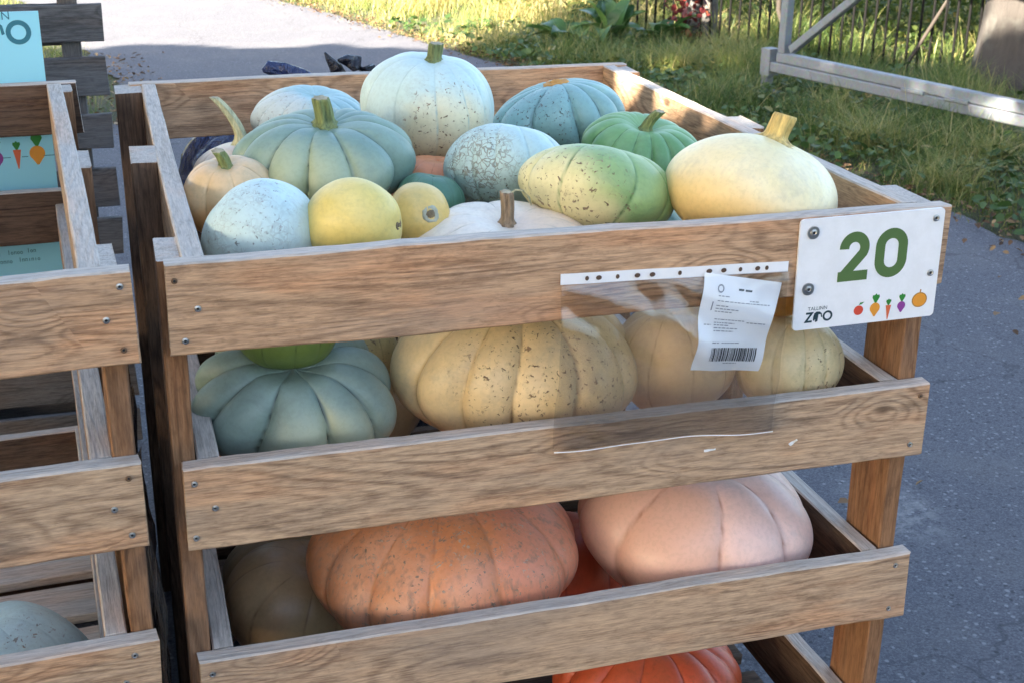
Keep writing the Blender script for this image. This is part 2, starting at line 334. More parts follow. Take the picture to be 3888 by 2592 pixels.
# ------------------------------------------------------------------ pumpkins
def rind_mat(name, main, alt, groove, spot, speck=(0.13,0.08,0.04), sp_amt=0.4, crackle=0.0, rough=0.42, grain=0.0, patch=0.5):
    rough = rough-0.10
    t = NT(name); c = t.coords()
    n1 = t.noise(c, 9, 4, 0.6); n2 = t.noise(c, 34, 4, 0.6); n3 = t.noise(c, 150, 3, 0.6)
    col = t.mix(t.math('MULTIPLY', t.step(n1, 0.40, 0.68), patch), main, alt)
    col = t.mix(t.math('MULTIPLY', t.step(n2, 0.45, 0.8), 0.25), col, tuple(min(1, x*1.35) for x in main))
    n5 = t.noise(c, 17, 5, 0.7, 0.6); n6 = t.noise(t.n('Mapping', {'Vector': c, 'Scale': (55, 55, 16)}).outputs[0], 1.0, 4, 0.65)
    col = t.mix(t.math('MULTIPLY', t.step(n5, 0.50, 0.66), 0.36), col, tuple(min(1, x*0.66) for x in alt))
    col = t.mix(t.math('MULTIPLY', t.step(n6, 0.52, 0.70), 0.22), col, tuple(min(1, x*1.25+0.03) for x in main))
    sp = t.math('ADD', t.attr('spot'), t.math('MULTIPLY', t.math('SUBTRACT', n1, 0.5), 0.7))
    col = t.mix(t.math('MULTIPLY', t.step(sp, 0.30, 0.80), 0.9), col, spot)
    col = t.mix(t.math('MULTIPLY', t.step(n3, 0.46, 0.62), 0.22), col, t.mix(1.0, col, (0.72,0.72,0.70), 'MULTIPLY'))
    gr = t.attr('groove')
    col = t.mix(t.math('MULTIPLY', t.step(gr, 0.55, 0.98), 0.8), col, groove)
    if grain:
        st = t.noise(t.n('Mapping', {'Vector': c, 'Scale': (90, 90, 14)}).outputs[0], 1.0, 3, 0.6)
        col = t.mix(t.math('MULTIPLY', t.step(st, 0.5, 0.72), grain), col, tuple(x*0.55 for x in alt))
    mask = t.step(t.math('ADD', t.math('MULTIPLY', n1, 0.9), t.math('MULTIPLY', t.attr('scar'), 0.62)), 0.66, 0.98)
    wp = t.n('VectorMath', {0: c, 1: t.n('VectorMath', {0: t.n('TexNoise', {'Vector': c, 'Scale': 60.0, 'Detail': 2.0}).outputs['Color'], 1: (0.02,0.02,0.02)}, operation='MULTIPLY').outputs[0]}, operation='ADD').outputs[0]
    dots = t.step(t.noise(wp, 165, 2.5, 0.6), 0.60, 0.68)
    big = t.math('MULTIPLY', t.step(t.noise(wp, 58, 5, 0.68), 0.62, 0.74), 0.85)
    d = t.math('MULTIPLY', t.math('MAXIMUM', dots, big), mask)
    few = t.n('TexVoronoi', {'Vector': wp, 'Scale': 20.0}, feature='F1')
    fw = t.math('MULTIPLY', t.math('SUBTRACT', 1.0, t.step(few.outputs['Distance'], 0.03, 0.075)), t.step(t.n('SeparateColor', {0: few.outputs['Color']}).outputs[2], 0.82, 0.84))
    d = t.math('MAXIMUM', d, t.math('MULTIPLY', fw, 0.8))
    if crackle:
        ve = t.n('TexVoronoi', {'Vector': wp, 'Scale': 105.0}, feature='DISTANCE_TO_EDGE').outputs['Distance']
        ck = t.math('MULTIPLY', t.math('SUBTRACT', 1.0, t.step(ve, 0.03, 0.11)), t.math('MULTIPLY', t.step(t.attr('scar'), 0.45, 0.85), t.step(n2, 0.44, 0.56)))
        d = t.math('MAXIMUM', d, t.math('MULTIPLY', ck, crackle))
    d = t.math('MULTIPLY', d, sp_amt*1.15, True)
    col = t.mix(d, col, t.mix(t.step(n2, 0.4, 0.62), speck, tuple(x*1.9+0.05 for x in speck)))
    t.base(col)
    t.link(t.math('ADD', rough, t.math('MULTIPLY', n2, 0.22)), 'Roughness'); t.link(0.5, 'Specular IOR Level')
    t.link(0.06, 'Subsurface Weight'); t.b.inputs['Subsurface Radius'].default_value = (0.012, 0.008, 0.004); t.b.inputs['Subsurface Scale'].default_value = 0.5
    t.bump(t.math('ADD', t.math('MULTIPLY', n3, 0.25), t.math('ADD', t.math('MULTIPLY', n2, 0.6), t.math('MULTIPLY', d, 1.1))), 0.5, 0.002)
    return t.m
def stem_mat(name, a, b):
    t = NT(name); c = t.coords(); f = t.noise(t.n('Mapping', {'Vector': c, 'Scale': (160,160,30)}).outputs[0], 1.0, 4, 0.65)
    t.base(t.ramp(f, [(0.3, b), (0.5, a), (0.72, tuple(min(1, x*1.5) for x in a))])); t.link(0.7, 'Roughness'); t.bump(f, 0.6, 0.002); return t.m
ST_GREEN = stem_mat('green_stem', (0.17,0.20,0.07), (0.06,0.085,0.03))
ST_YELLOW = stem_mat('straw_stem', (0.58,0.42,0.14), (0.33,0.21,0.06))
ST_BROWN = stem_mat('dry_brown_stem', (0.28,0.19,0.11), (0.10,0.065,0.035))
ST_PALE = stem_mat('pale_corky_stem', (0.42,0.40,0.24), (0.22,0.24,0.13))
M_CORK = plain('corky_scar', (0.19,0.14,0.08), 0.85, 0, 0.5, 160)
M_CORKO = plain('orange_corky_crown', (0.62,0.30,0.07), 0.7, 0, 0.4, 90)
M_EYE = plain('grey_scar_ring', (0.40,0.40,0.30), 0.8, 0, 0.4, 120)
M_PITH = plain('dry_stem_end', (0.50,0.42,0.26), 0.85, 0, 0.4, 160)

def rind_mesh(Rx, Ry, H, nrib, depth, dimp, dimb, seed, mat, spot=None, scar=None, sharp=0.6, pear=0.0, sq=1.0, nth=None, nph=60):
    nth = nth or max(96, nrib*20)
    r = np.random.default_rng(seed)
    th = np.linspace(0, 2*np.pi, nth, endpoint=False); ph = np.linspace(0, np.pi, nph+1)
    TH, PH = np.meshgrid(th, ph)
    wth = TH + 0.16*np.sin(TH+r.uniform(0,6)) + 0.09*np.sin(2*TH+r.uniform(0,6)) + 0.04*np.sin(3*TH+r.uniform(0,6)) + 0.05*np.sin(2.3*PH+r.uniform(0,6))       # ribs of unequal width
    xx = 1-2*np.abs(np.arcsin(np.clip(np.sin(nrib*wth/2), -1, 1)))/np.pi if nrib else np.zeros_like(TH)      # 1 in a groove, 0 on a crest
    val = 1-np.sqrt(np.clip(1-xx**2, 0, 1)) if nrib else np.zeros_like(TH)
    rho = np.sin(PH)**sq
    fade = np.clip(np.sin(PH)*1.8, 0.25, 1)
    lob = r.uniform(0.65, 1.25, max(nrib, 1))
    li = (np.floor((nrib*wth/2)/np.pi).astype(int)) % max(nrib, 1)
    rad = rho*(1 - depth*val*fade*lob[li])
    low = 1 + 0.035*np.sin(TH+r.uniform(0,6)+0.8*PH)*np.sin(PH) + 0.035*np.sin(2*TH+r.uniform(0,6)+PH) + 0.024*np.sin(3*TH-2*PH+r.uniform(0,6)) + 0.012*np.sin(5*TH+3*PH+r.uniform(0,6))
    rad = rad*low*(1 + pear*np.cos(PH)*-0.5)
    X = Rx*rad*np.cos(TH); Y = Ry*rad*np.sin(TH)
    Z = H*np.cos(PH)*(1+0.02*np.sin(TH*2+r.uniform(0,6)))
    Z = Z - (dimp*H*np.exp(-(rho/0.34)**2)*(PH < 1.57)) + dimb*H*np.exp(-(rho/0.30)**2)*(PH > 1.57)
    Z = Z - depth*0.35*H*val*np.sin(PH)**0.5*np.cos(PH)
    V = np.stack([X, Y, Z], -1).reshape(-1, 3)
    F = []
    for j in range(nph):
        a = j*nth + np.arange(nth); b = j*nth + (np.arange(nth)+1) % nth
        F.append(np.stack([a, a+nth, b+nth, b], 1))
    F = np.concatenate(F)
    nrm = V/np.maximum(np.linalg.norm(V, axis=1, keepdims=True), 1e-6)
    sp = np.zeros(len(V)) if spot is None else nrm@np.array(Vector(spot).normalized())
    sc = np.zeros(len(V)) if scar is None else np.clip(nrm@np.array(Vector(scar).normalized()), 0, 1)
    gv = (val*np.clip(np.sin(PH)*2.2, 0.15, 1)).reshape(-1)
    return big_mesh('rind', V, F, 4, mat, {'groove': gv, 'spot': sp, 'scar': sc}, smooth=True)

def stem_mesh(L, r0, r1, bend, mat, seed=0, nr=6, flare=2.5):
    """ridged, flared and bent stem growing along +Z from the origin; bend = sideways drift of its end (x, y)"""
    n = 24; k = 12; V = []; F = []; mi = []
    r = np.random.default_rng(seed); ph0 = r.uniform(0, 6)
    for j in range(k+1):
        u = j/k
        rr = r0+(r1-r0)*u + r0*(flare-1)*max(0, 1-u*3.2)**2
        if j == k: rr *= 0.94
        cx, cy = bend[0]*u*u, bend[1]*u*u
        for i in range(n):
            a = 2*math.pi*i/n
            q = rr*(1+0.16*math.cos(nr*a+ph0+u*1.2)+0.05*math.sin(3*a+u*4))
            V.append((cx+q*math.cos(a), cy+q*math.sin(a), L*u))
    for j in range(k):
        for i in range(n):
            F.append((j*n+i, j*n+(i+1) % n, (j+1)*n+(i+1) % n, (j+1)*n+i)); mi.append(0)
    V.append((bend[0], bend[1], L-r1*0.25)); c = len(V)-1
    for i in range(n): F.append((k*n+i, k*n+(i+1) % n, c)); mi.append(1)
    return mesh('stem', V, F, [mat, M_PITH], smooth=True, midx=mi)

def scar_mesh(r, mat, seed, ring=None):
    """rough corky button"""
    g_ = np.random.default_rng(seed); n = 22; V = []; F = []; mi = []
    prof = [(1.0, -0.15), (0.92, 0.10), (0.70, 0.16), (0.50, 0.05), (0.42, 0.20), (0.2, 0.26), (0.0, 0.24)]
    for j, (a, z) in enumerate(prof):
        for i in range(n):
            t_ = 2*math.pi*i/n; q = r*a*(1+g_.normal(0, 0.07)); V.append((q*math.cos(t_), q*math.sin(t_), r*z+g_.normal(0, r*0.03)))
    for j in range(len(prof)-1):
        for i in range(n):
            F.append((j*n+i, j*n+(i+1) % n, (j+1)*n+(i+1) % n, (j+1)*n+i)); mi.append(1 if (ring and j < 3) else 0)
    return mesh('blossom_scar', V, F, [mat, ring or mat], smooth=True, midx=mi)

def pumpkin(label, pos, axis, Rr, H, rind, nrib=10, depth=0.05, dimp=0.18, dimb=0.12, seed=1, spin=0.0, stem=None, scar_button=None, spot=None, scar=None, coarse=False, group='pumpkins heaped in the crate', Ry=None, sharp=0.6, pear=0.0, sq=1.0, cat='pumpkin', local=False):
    ax = Vector(axis).normalized(); q = Vector((0,0,1)).rotation_difference(ax) @ Quaternion((0,0,1), spin)
    inv = q.inverted()
    e = empty('pumpkin', pos, label=label, cat=cat, group=group); e.rotation_mode = 'QUATERNION'; e.rotation_quaternion = q
    sp = (inv @ Vector(spot)) if spot else None; sc = (inv @ Vector(scar)) if scar else None
    obj('rind', rind_mesh(Rr, Ry or Rr, H, nrib, depth, dimp, dimb, seed, rind, sp, sc, sharp, pear, sq, *((66, 30) if coarse else ())), e)
    if stem:
        L, r0, r1, bend, mt = stem
        b = inv @ Vector((bend[0], bend[1], 0))
        obj('stem', stem_mesh(L, r0, r1, (b.x, b.y), mt, seed), e, (0, 0, H*(1-dimp)-0.004))
    if scar_button:
        r_, mt, ring = scar_button
        obj('blossom_scar', scar_mesh(r_, mt, seed, ring), e, (0, 0, H*(1-dimp)-0.001))
    return e

BLUE = (0.36,0.50,0.50); BLUE2 = (0.25,0.40,0.40)
R_A = rind_mat('pale_blue_cream_rind', (0.53,0.67,0.63), (0.58,0.68,0.58), (0.36,0.49,0.46), (0.74,0.66,0.42), sp_amt=0.85)
R_B = rind_mat('dusty_teal_rind', (0.33,0.50,0.49), (0.29,0.44,0.43), (0.15,0.27,0.27), (0.58,0.60,0.52), sp_amt=0.5)
R_C = rind_mat('sage_blue_rind', (0.19,0.29,0.24), (0.27,0.37,0.27), (0.05,0.095,0.07), (0.42,0.46,0.28), sp_amt=0.2)
R_D = rind_mat('teal_warty_rind', (0.21,0.38,0.36), (0.28,0.46,0.43), (0.035,0.085,0.085), (0.34,0.44,0.38), speck=(0.05,0.055,0.045), sp_amt=0.95)
R_E = rind_mat('sky_blue_netted_rind', (0.47,0.62,0.59), (0.41,0.55,0.52), (0.34,0.47,0.44), (0.26,0.36,0.31), speck=(0.09,0.08,0.055), sp_amt=0.9, crackle=0.75)
R_F = rind_mat('jade_green_rind', (0.13,0.29,0.11), (0.20,0.37,0.15), (0.025,0.08,0.025), (0.22,0.40,0.17), sp_amt=0.3)
R_G = rind_mat('green_and_cream_rind', (0.30,0.43,0.16), (0.21,0.37,0.15), (0.08,0.18,0.05), (0.80,0.70,0.38), sp_amt=0.9, speck=(0.14,0.09,0.045))
R_H = rind_mat('butter_yellow_rind', (0.82,0.69,0.38), (0.86,0.78,0.55), (0.76,0.58,0.25), (0.80,0.56,0.22), sp_amt=0.25, patch=0.85)
R_I = rind_mat('white_blue_rind', (0.55,0.69,0.66), (0.47,0.61,0.59), (0.45,0.57,0.55), (0.47,0.61,0.58), speck=(0.15,0.16,0.15), sp_amt=0.75, crackle=0.35)
R_J = rind_mat('lemon_yellow_rind', (0.74,0.58,0.17), (0.70,0.60,0.24), (0.60,0.52,0.14), (0.62,0.56,0.16), sp_amt=0.12, patch=0.6)
R_K = rind_mat('golden_yellow_rind', (0.72,0.50,0.15), (0.70,0.55,0.22), (0.60,0.42,0.12), (0.66,0.52,0.18), sp_amt=0.15)
R_L = rind_mat('chalk_white_rind', (0.84,0.74,0.60), (0.78,0.68,0.54), (0.44,0.40,0.28), (0.82,0.64,0.48), sp_amt=0.5)
R_M = rind_mat('peach_tan_rind', (0.70,0.48,0.25), (0.74,0.57,0.36), (0.38,0.22,0.09), (0.50,0.21,0.05), sp_amt=0.4)
R_M2 = rind_mat('pale_peach_rind', (0.66,0.52,0.38), (0.62,0.46,0.30), (0.48,0.34,0.20), (0.60,0.40,0.22), sp_amt=0.2)
R_N = rind_mat('bottle_green_rind', (0.08,0.19,0.12), (0.11,0.24,0.16), (0.04,0.10,0.06), (0.14,0.26,0.18), sp_amt=0.2)
R_O = rind_mat('salmon_orange_rind', (0.60,0.22,0.09), (0.62,0.28,0.14), (0.36,0.10,0.03), (0.55,0.20,0.08), sp_amt=0.3)
R_P = rind_mat('blue_grey_rind', (0.23,0.31,0.265), (0.31,0.40,0.33), (0.02,0.035,0.03), (0.42,0.43,0.27), sp_amt=0.2)
R_PG = rind_mat('lime_green_rind', (0.15,0.22,0.045), (0.20,0.28,0.06), (0.06,0.10,0.02), (0.2,0.27,0.07), sp_amt=0.2)
R_PT = rind_mat('warty_straw_rind', (0.55,0.44,0.20), (0.50,0.38,0.16), (0.30,0.22,0.08), (0.5,0.4,0.2), sp_amt=0.9)
R_Q = rind_mat('straw_tan_rind', (0.76,0.56,0.28), (0.74,0.59,0.36), (0.36,0.21,0.08), (0.66,0.37,0.13), speck=(0.15,0.085,0.035), sp_amt=0.9, grain=0.15)
R_R = rind_mat('speckled_cream_rind', (0.72,0.57,0.31), (0.64,0.54,0.28), (0.34,0.26,0.10), (0.68,0.42,0.17), speck=(0.18,0.11,0.05), sp_amt=1.0)
R_RO = rind_mat('amber_orange_rind', (0.55,0.24,0.03), (0.50,0.20,0.02), (0.3,0.10,0.01), (0.5,0.2,0.02), sp_amt=0.3)
R_S = rind_mat('terracotta_pink_rind', (0.64,0.24,0.09), (0.72,0.37,0.22), (0.42,0.15,0.05), (0.72,0.27,0.15), speck=(0.24,0.17,0.11), sp_amt=1.0, grain=0.85, patch=0.8)
R_T = rind_mat('dusty_pink_rind', (0.80,0.53,0.44), (0.84,0.63,0.56), (0.44,0.19,0.12), (0.78,0.45,0.31), sp_amt=0.14, rough=0.38)
R_U = rind_mat('brick_red_rind', (0.46,0.075,0.025), (0.40,0.06,0.02), (0.18,0.02,0.01), (0.4,0.07,0.02), sp_amt=0.15)
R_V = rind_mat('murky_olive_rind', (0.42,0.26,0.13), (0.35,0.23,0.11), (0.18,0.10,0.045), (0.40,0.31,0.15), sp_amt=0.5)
R_V2 = rind_mat('dull_tan_rind', (0.70,0.50,0.27), (0.66,0.50,0.30), (0.33,0.20,0.08), (0.62,0.36,0.14), sp_amt=0.4)
R_X = rind_mat('scarlet_rind', (0.60,0.10,0.035), (0.56,0.14,0.05), (0.25,0.03,0.01), (0.6,0.2,0.06), sp_amt=0.3, grain=0.4)

P = pumpkin
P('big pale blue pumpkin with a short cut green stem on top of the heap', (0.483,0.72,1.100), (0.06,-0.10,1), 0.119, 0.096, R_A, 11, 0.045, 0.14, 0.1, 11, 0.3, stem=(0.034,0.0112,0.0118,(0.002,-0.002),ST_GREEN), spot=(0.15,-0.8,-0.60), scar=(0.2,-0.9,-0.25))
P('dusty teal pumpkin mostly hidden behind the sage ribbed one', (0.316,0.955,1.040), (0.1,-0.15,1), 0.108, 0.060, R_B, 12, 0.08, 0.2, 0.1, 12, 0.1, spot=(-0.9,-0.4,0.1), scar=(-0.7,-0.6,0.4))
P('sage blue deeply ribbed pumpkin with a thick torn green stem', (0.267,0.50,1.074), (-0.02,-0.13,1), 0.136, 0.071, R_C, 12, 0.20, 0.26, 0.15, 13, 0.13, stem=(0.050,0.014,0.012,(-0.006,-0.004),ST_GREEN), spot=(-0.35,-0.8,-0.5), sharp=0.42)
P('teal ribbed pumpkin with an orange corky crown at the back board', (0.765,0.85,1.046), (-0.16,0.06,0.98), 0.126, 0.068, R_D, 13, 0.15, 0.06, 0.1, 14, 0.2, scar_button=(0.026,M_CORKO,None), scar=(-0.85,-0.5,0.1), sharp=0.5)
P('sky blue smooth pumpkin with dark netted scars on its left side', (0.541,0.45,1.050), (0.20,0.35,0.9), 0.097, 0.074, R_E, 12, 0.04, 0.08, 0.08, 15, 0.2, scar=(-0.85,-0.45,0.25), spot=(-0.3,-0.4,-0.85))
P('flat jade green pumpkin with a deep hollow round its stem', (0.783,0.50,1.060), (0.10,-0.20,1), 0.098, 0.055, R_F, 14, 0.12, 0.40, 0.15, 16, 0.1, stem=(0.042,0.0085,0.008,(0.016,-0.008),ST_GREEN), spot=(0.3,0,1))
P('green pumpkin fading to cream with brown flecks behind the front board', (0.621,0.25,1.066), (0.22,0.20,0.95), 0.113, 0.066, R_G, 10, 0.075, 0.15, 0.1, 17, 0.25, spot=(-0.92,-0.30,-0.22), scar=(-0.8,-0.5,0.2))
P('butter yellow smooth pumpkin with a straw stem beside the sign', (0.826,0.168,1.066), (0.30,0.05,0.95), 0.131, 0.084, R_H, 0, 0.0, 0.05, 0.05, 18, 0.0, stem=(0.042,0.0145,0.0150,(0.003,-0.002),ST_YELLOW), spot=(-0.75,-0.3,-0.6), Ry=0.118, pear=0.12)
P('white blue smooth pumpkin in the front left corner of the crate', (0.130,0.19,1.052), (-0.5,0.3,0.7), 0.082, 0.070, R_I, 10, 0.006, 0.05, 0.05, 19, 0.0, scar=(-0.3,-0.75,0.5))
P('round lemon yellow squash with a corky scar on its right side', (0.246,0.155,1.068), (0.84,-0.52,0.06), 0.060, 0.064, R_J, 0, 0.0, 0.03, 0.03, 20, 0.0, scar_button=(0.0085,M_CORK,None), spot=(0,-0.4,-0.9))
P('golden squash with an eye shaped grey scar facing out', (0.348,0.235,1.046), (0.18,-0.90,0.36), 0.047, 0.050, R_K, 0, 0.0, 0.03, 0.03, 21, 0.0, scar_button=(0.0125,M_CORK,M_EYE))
P('chalk white flattened pumpkin with a dry brown stem at the front board', (0.458,0.180,1.008), (0.04,-0.10,1), 0.132, 0.056, R_L, 10, 0.10, 0.32, 0.15, 22, 0.15, stem=(0.050,0.0075,0.0085,(-0.004,0.004),ST_BROWN), spot=(0.8,-0.2,0.3))
_l = [o for o in COL.objects if o.get('label', '').startswith('chalk white')][0]
obj('tendril', limb_mesh([(0.0,0.002,0.079),(0.008,0.0,0.087),(0.018,-0.003,0.086),(0.027,-0.005,0.077),(0.031,-0.006,0.065)], [0.0022,0.0016,0.0013,0.0011,0.0008], ST_PALE, 7, 3), _l)
P('peach tan ribbed squash with a green stem against the left boards', (0.112,0.425,1.044), (-0.05,-0.20,1), 0.068, 0.060, R_M, 7, 0.07, 0.20, 0.1, 23, 0.5, stem=(0.030,0.008,0.009,(-0.010,0.0),ST_GREEN), spot=(-0.2,-0.5,-0.8))
P('pale peach pumpkin with a long bent pale stem at the back left', (0.155,0.63,1.024), (0.0,0.0,1), 0.082, 0.056, R_M2, 8, 0.03, 0.12, 0.1, 24, 0.2, stem=(0.082,0.0085,0.0075,(-0.040,0.0),ST_PALE))
P('bottle green pumpkin glimpsed below the sage ribbed one', (0.402,0.395,1.026), (0.2,0.1,1), 0.054, 0.044, R_N, 10, 0.03, 0.15, 0.1, 25)
P('salmon orange pumpkin glimpsed between the big blue ones', (0.448,0.55,0.998), (0.1,0,1), 0.070, 0.062, R_O, 10, 0.04, 0.15, 0.1, 26)
G2 = 'pumpkins seen through the upper gap of the crate'; G3 = 'pumpkins seen through the lower gaps of the crate'
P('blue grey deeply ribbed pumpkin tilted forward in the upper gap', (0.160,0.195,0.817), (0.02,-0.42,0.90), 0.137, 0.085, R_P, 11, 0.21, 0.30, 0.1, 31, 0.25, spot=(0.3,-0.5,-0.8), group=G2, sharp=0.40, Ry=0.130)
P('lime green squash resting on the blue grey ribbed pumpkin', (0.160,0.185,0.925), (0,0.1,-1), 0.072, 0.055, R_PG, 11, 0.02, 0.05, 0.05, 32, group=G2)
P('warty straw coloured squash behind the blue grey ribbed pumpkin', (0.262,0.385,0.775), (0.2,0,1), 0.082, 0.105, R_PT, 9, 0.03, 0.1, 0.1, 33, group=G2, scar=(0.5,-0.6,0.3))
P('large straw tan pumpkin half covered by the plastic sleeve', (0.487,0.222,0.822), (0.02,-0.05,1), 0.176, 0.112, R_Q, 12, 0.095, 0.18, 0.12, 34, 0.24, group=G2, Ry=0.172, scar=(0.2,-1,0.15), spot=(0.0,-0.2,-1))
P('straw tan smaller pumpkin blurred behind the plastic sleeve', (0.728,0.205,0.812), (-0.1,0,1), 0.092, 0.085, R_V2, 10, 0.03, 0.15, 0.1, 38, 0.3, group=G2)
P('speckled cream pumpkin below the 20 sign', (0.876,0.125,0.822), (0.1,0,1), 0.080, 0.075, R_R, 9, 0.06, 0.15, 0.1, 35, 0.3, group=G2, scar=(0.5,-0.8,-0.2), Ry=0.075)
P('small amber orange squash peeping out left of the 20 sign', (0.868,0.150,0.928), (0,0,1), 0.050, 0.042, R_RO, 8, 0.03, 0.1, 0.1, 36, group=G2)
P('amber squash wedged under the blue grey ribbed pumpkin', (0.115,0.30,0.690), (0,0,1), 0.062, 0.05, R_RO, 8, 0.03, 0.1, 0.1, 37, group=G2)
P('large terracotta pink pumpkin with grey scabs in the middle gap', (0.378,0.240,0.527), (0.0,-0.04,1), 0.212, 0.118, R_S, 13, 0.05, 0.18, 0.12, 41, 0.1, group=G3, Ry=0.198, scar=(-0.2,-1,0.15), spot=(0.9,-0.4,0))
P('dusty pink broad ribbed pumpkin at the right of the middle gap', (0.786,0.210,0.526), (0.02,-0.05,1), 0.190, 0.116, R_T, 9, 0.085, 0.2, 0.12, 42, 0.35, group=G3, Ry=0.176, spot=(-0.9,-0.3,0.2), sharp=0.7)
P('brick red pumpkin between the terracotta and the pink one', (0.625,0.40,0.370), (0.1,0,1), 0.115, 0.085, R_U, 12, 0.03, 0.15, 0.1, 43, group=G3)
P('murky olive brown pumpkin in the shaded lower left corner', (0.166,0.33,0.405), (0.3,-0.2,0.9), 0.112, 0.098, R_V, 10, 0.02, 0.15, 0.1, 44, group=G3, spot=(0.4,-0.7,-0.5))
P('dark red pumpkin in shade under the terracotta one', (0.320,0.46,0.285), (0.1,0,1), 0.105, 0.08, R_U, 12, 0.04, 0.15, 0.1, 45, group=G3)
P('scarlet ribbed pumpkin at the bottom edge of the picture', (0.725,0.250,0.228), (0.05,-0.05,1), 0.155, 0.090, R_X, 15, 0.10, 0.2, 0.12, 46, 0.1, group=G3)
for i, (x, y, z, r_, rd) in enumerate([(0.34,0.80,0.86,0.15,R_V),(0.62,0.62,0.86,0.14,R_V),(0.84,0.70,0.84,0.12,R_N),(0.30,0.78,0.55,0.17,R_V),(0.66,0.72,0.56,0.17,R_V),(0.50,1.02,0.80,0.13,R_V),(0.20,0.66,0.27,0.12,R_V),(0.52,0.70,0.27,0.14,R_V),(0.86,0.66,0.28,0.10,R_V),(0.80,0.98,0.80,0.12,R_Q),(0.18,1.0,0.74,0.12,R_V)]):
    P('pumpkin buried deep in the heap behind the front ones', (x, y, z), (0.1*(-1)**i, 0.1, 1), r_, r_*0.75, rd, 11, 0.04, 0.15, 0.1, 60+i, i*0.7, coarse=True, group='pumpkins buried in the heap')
P('pale blue flecked pumpkin alone in the left crate', (-0.268,0.33,0.300), (-0.2,0.2,1), 0.145, 0.165, R_A, 11, 0.020, 0.1, 0.1, 71, 0.2, group='pumpkin in the left crate', scar=(0.3,-0.8,0.4))

# ------------------------------------------------------------------ flat print helpers (X right, Z up, facing -Y)
def poly_print(name, rings, mat, parent, loc, off=-0.0004):
    V = []; F = []
    for pts in rings:
        b = len(V); V += [(p[0], 0, p[1]) for p in pts]; F.append(tuple(range(b, b+len(pts))))
    return obj(name, mesh(name, V, F, mat), parent, (loc[0], loc[1]+off, loc[2]))
def stroke(pts, wd, closed=False):
    """quads along a 2D polyline with mitred joints"""
    n = len(pts); L = []; Rr_ = []
    for i in range(n):
        a = pts[(i-1) % n] if (closed or i) else pts[0]; c = pts[(i+1) % n] if (closed or i < n-1) else pts[-1]; p = pts[i]
        d1 = Vector((p[0]-a[0], p[1]-a[1])); d2 = Vector((c[0]-p[0], c[1]-p[1]))
        if d1.length < 1e-9: d1 = d2
        if d2.length < 1e-9: d2 = d1
        d1.normalize(); d2.normalize(); t_ = (d1+d2).normalized(); nn = Vector((-t_.y, t_.x)); k = wd/2/max(0.4, nn.dot(Vector((-d1.y, d1.x))))
        L.append((p[0]+nn.x*k, p[1]+nn.y*k)); Rr_.append((p[0]-nn.x*k, p[1]-nn.y*k))
    return [[L[i], Rr_[i], Rr_[(i+1) % n], L[(i+1) % n]] for i in range(n if closed else n-1)]
def arc(cx, cy, rx, ry, a0, a1, n=18): return [(cx+rx*math.cos(R(a0+(a1-a0)*i/n)), cy+ry*math.sin(R(a0+(a1-a0)*i/n))) for i in range(n+1)]
def text_mesh(s, size, mat):
    cu = bpy.data.curves.new('lettering', 'FONT'); cu.body = s; cu.size = size; cu.resolution_u = 3
    o = bpy.data.objects.new('lettering', cu); COL.objects.link(o)
    dg = bpy.context.evaluated_depsgraph_get(); me = bpy.data.meshes.new_from_object(o.evaluated_get(dg))
    bpy.data.objects.remove(o); me.materials.clear(); me.materials.append(mat); return me
def text_print(name, s, size, mat, parent, loc, rot=(R(90),0,0)): return obj(name, text_mesh(s, size, mat), parent, loc, rot)
def ink(name, col): return plain(name, col, 0.5, 0, 0.08, 60)
I_GREEN = ink('olive_green_ink', (0.085,0.155,0.045)); I_DARK = ink('dark_teal_ink', (0.012,0.04,0.05)); I_RED = ink('red_ink', (0.62,0.07,0.035)); I_ORANGE = ink('orange_ink', (0.75,0.30,0.03))
I_CARROT = ink('carrot_ink', (0.68,0.14,0.05)); I_PURPLE = ink('purple_ink', (0.26,0.05,0.26)); I_LEAF = ink('leaf_ink', (0.03,0.22,0.03)); I_TEAL = ink('teal_ink', (0.03,0.17,0.22)); I_OLINE = ink('orange_outline_ink', (0.42,0.20,0.04))
I_GREY = ink('grey_print_ink', (0.22,0.23,0.26)); I_BLACK = ink('black_print_ink', (0.03,0.03,0.035))

def rounded(w_, h_, r_, n=5):
    pts = []
    for cx, cy, a in ((w_-r_, r_, -90), (w_-r_, h_-r_, 0), (r_, h_-r_, 90), (r_, r_, 180)): pts += arc(cx, cy, r_, r_, a, a+90, n)
    return pts
def plate_mesh(name, pts, t_, mat):
    n = len(pts); V = [(x, 0, z) for x, z in pts] + [(x, t_, z) for x, z in pts]
    return mesh(name, V, [tuple(range(n)), tuple(range(2*n-1, n-1, -1))] + [(k, n+k, n+(k+1) % n, (k+1) % n) for k in range(n)], mat)
def veg_leaf(cx, cy, s, top=True):
    return [[(cx-0.15*s, cy), (cx+0.15*s, cy), (cx+0.75*s, cy+1.05*s), (cx+0.62*s, cy+1.5*s), (cx+0.25*s, cy+1.45*s), (cx, cy+1.75*s), (cx-0.3*s, cy+1.45*s), (cx-0.65*s, cy+1.45*s), (cx-0.72*s, cy+1.0*s)]]
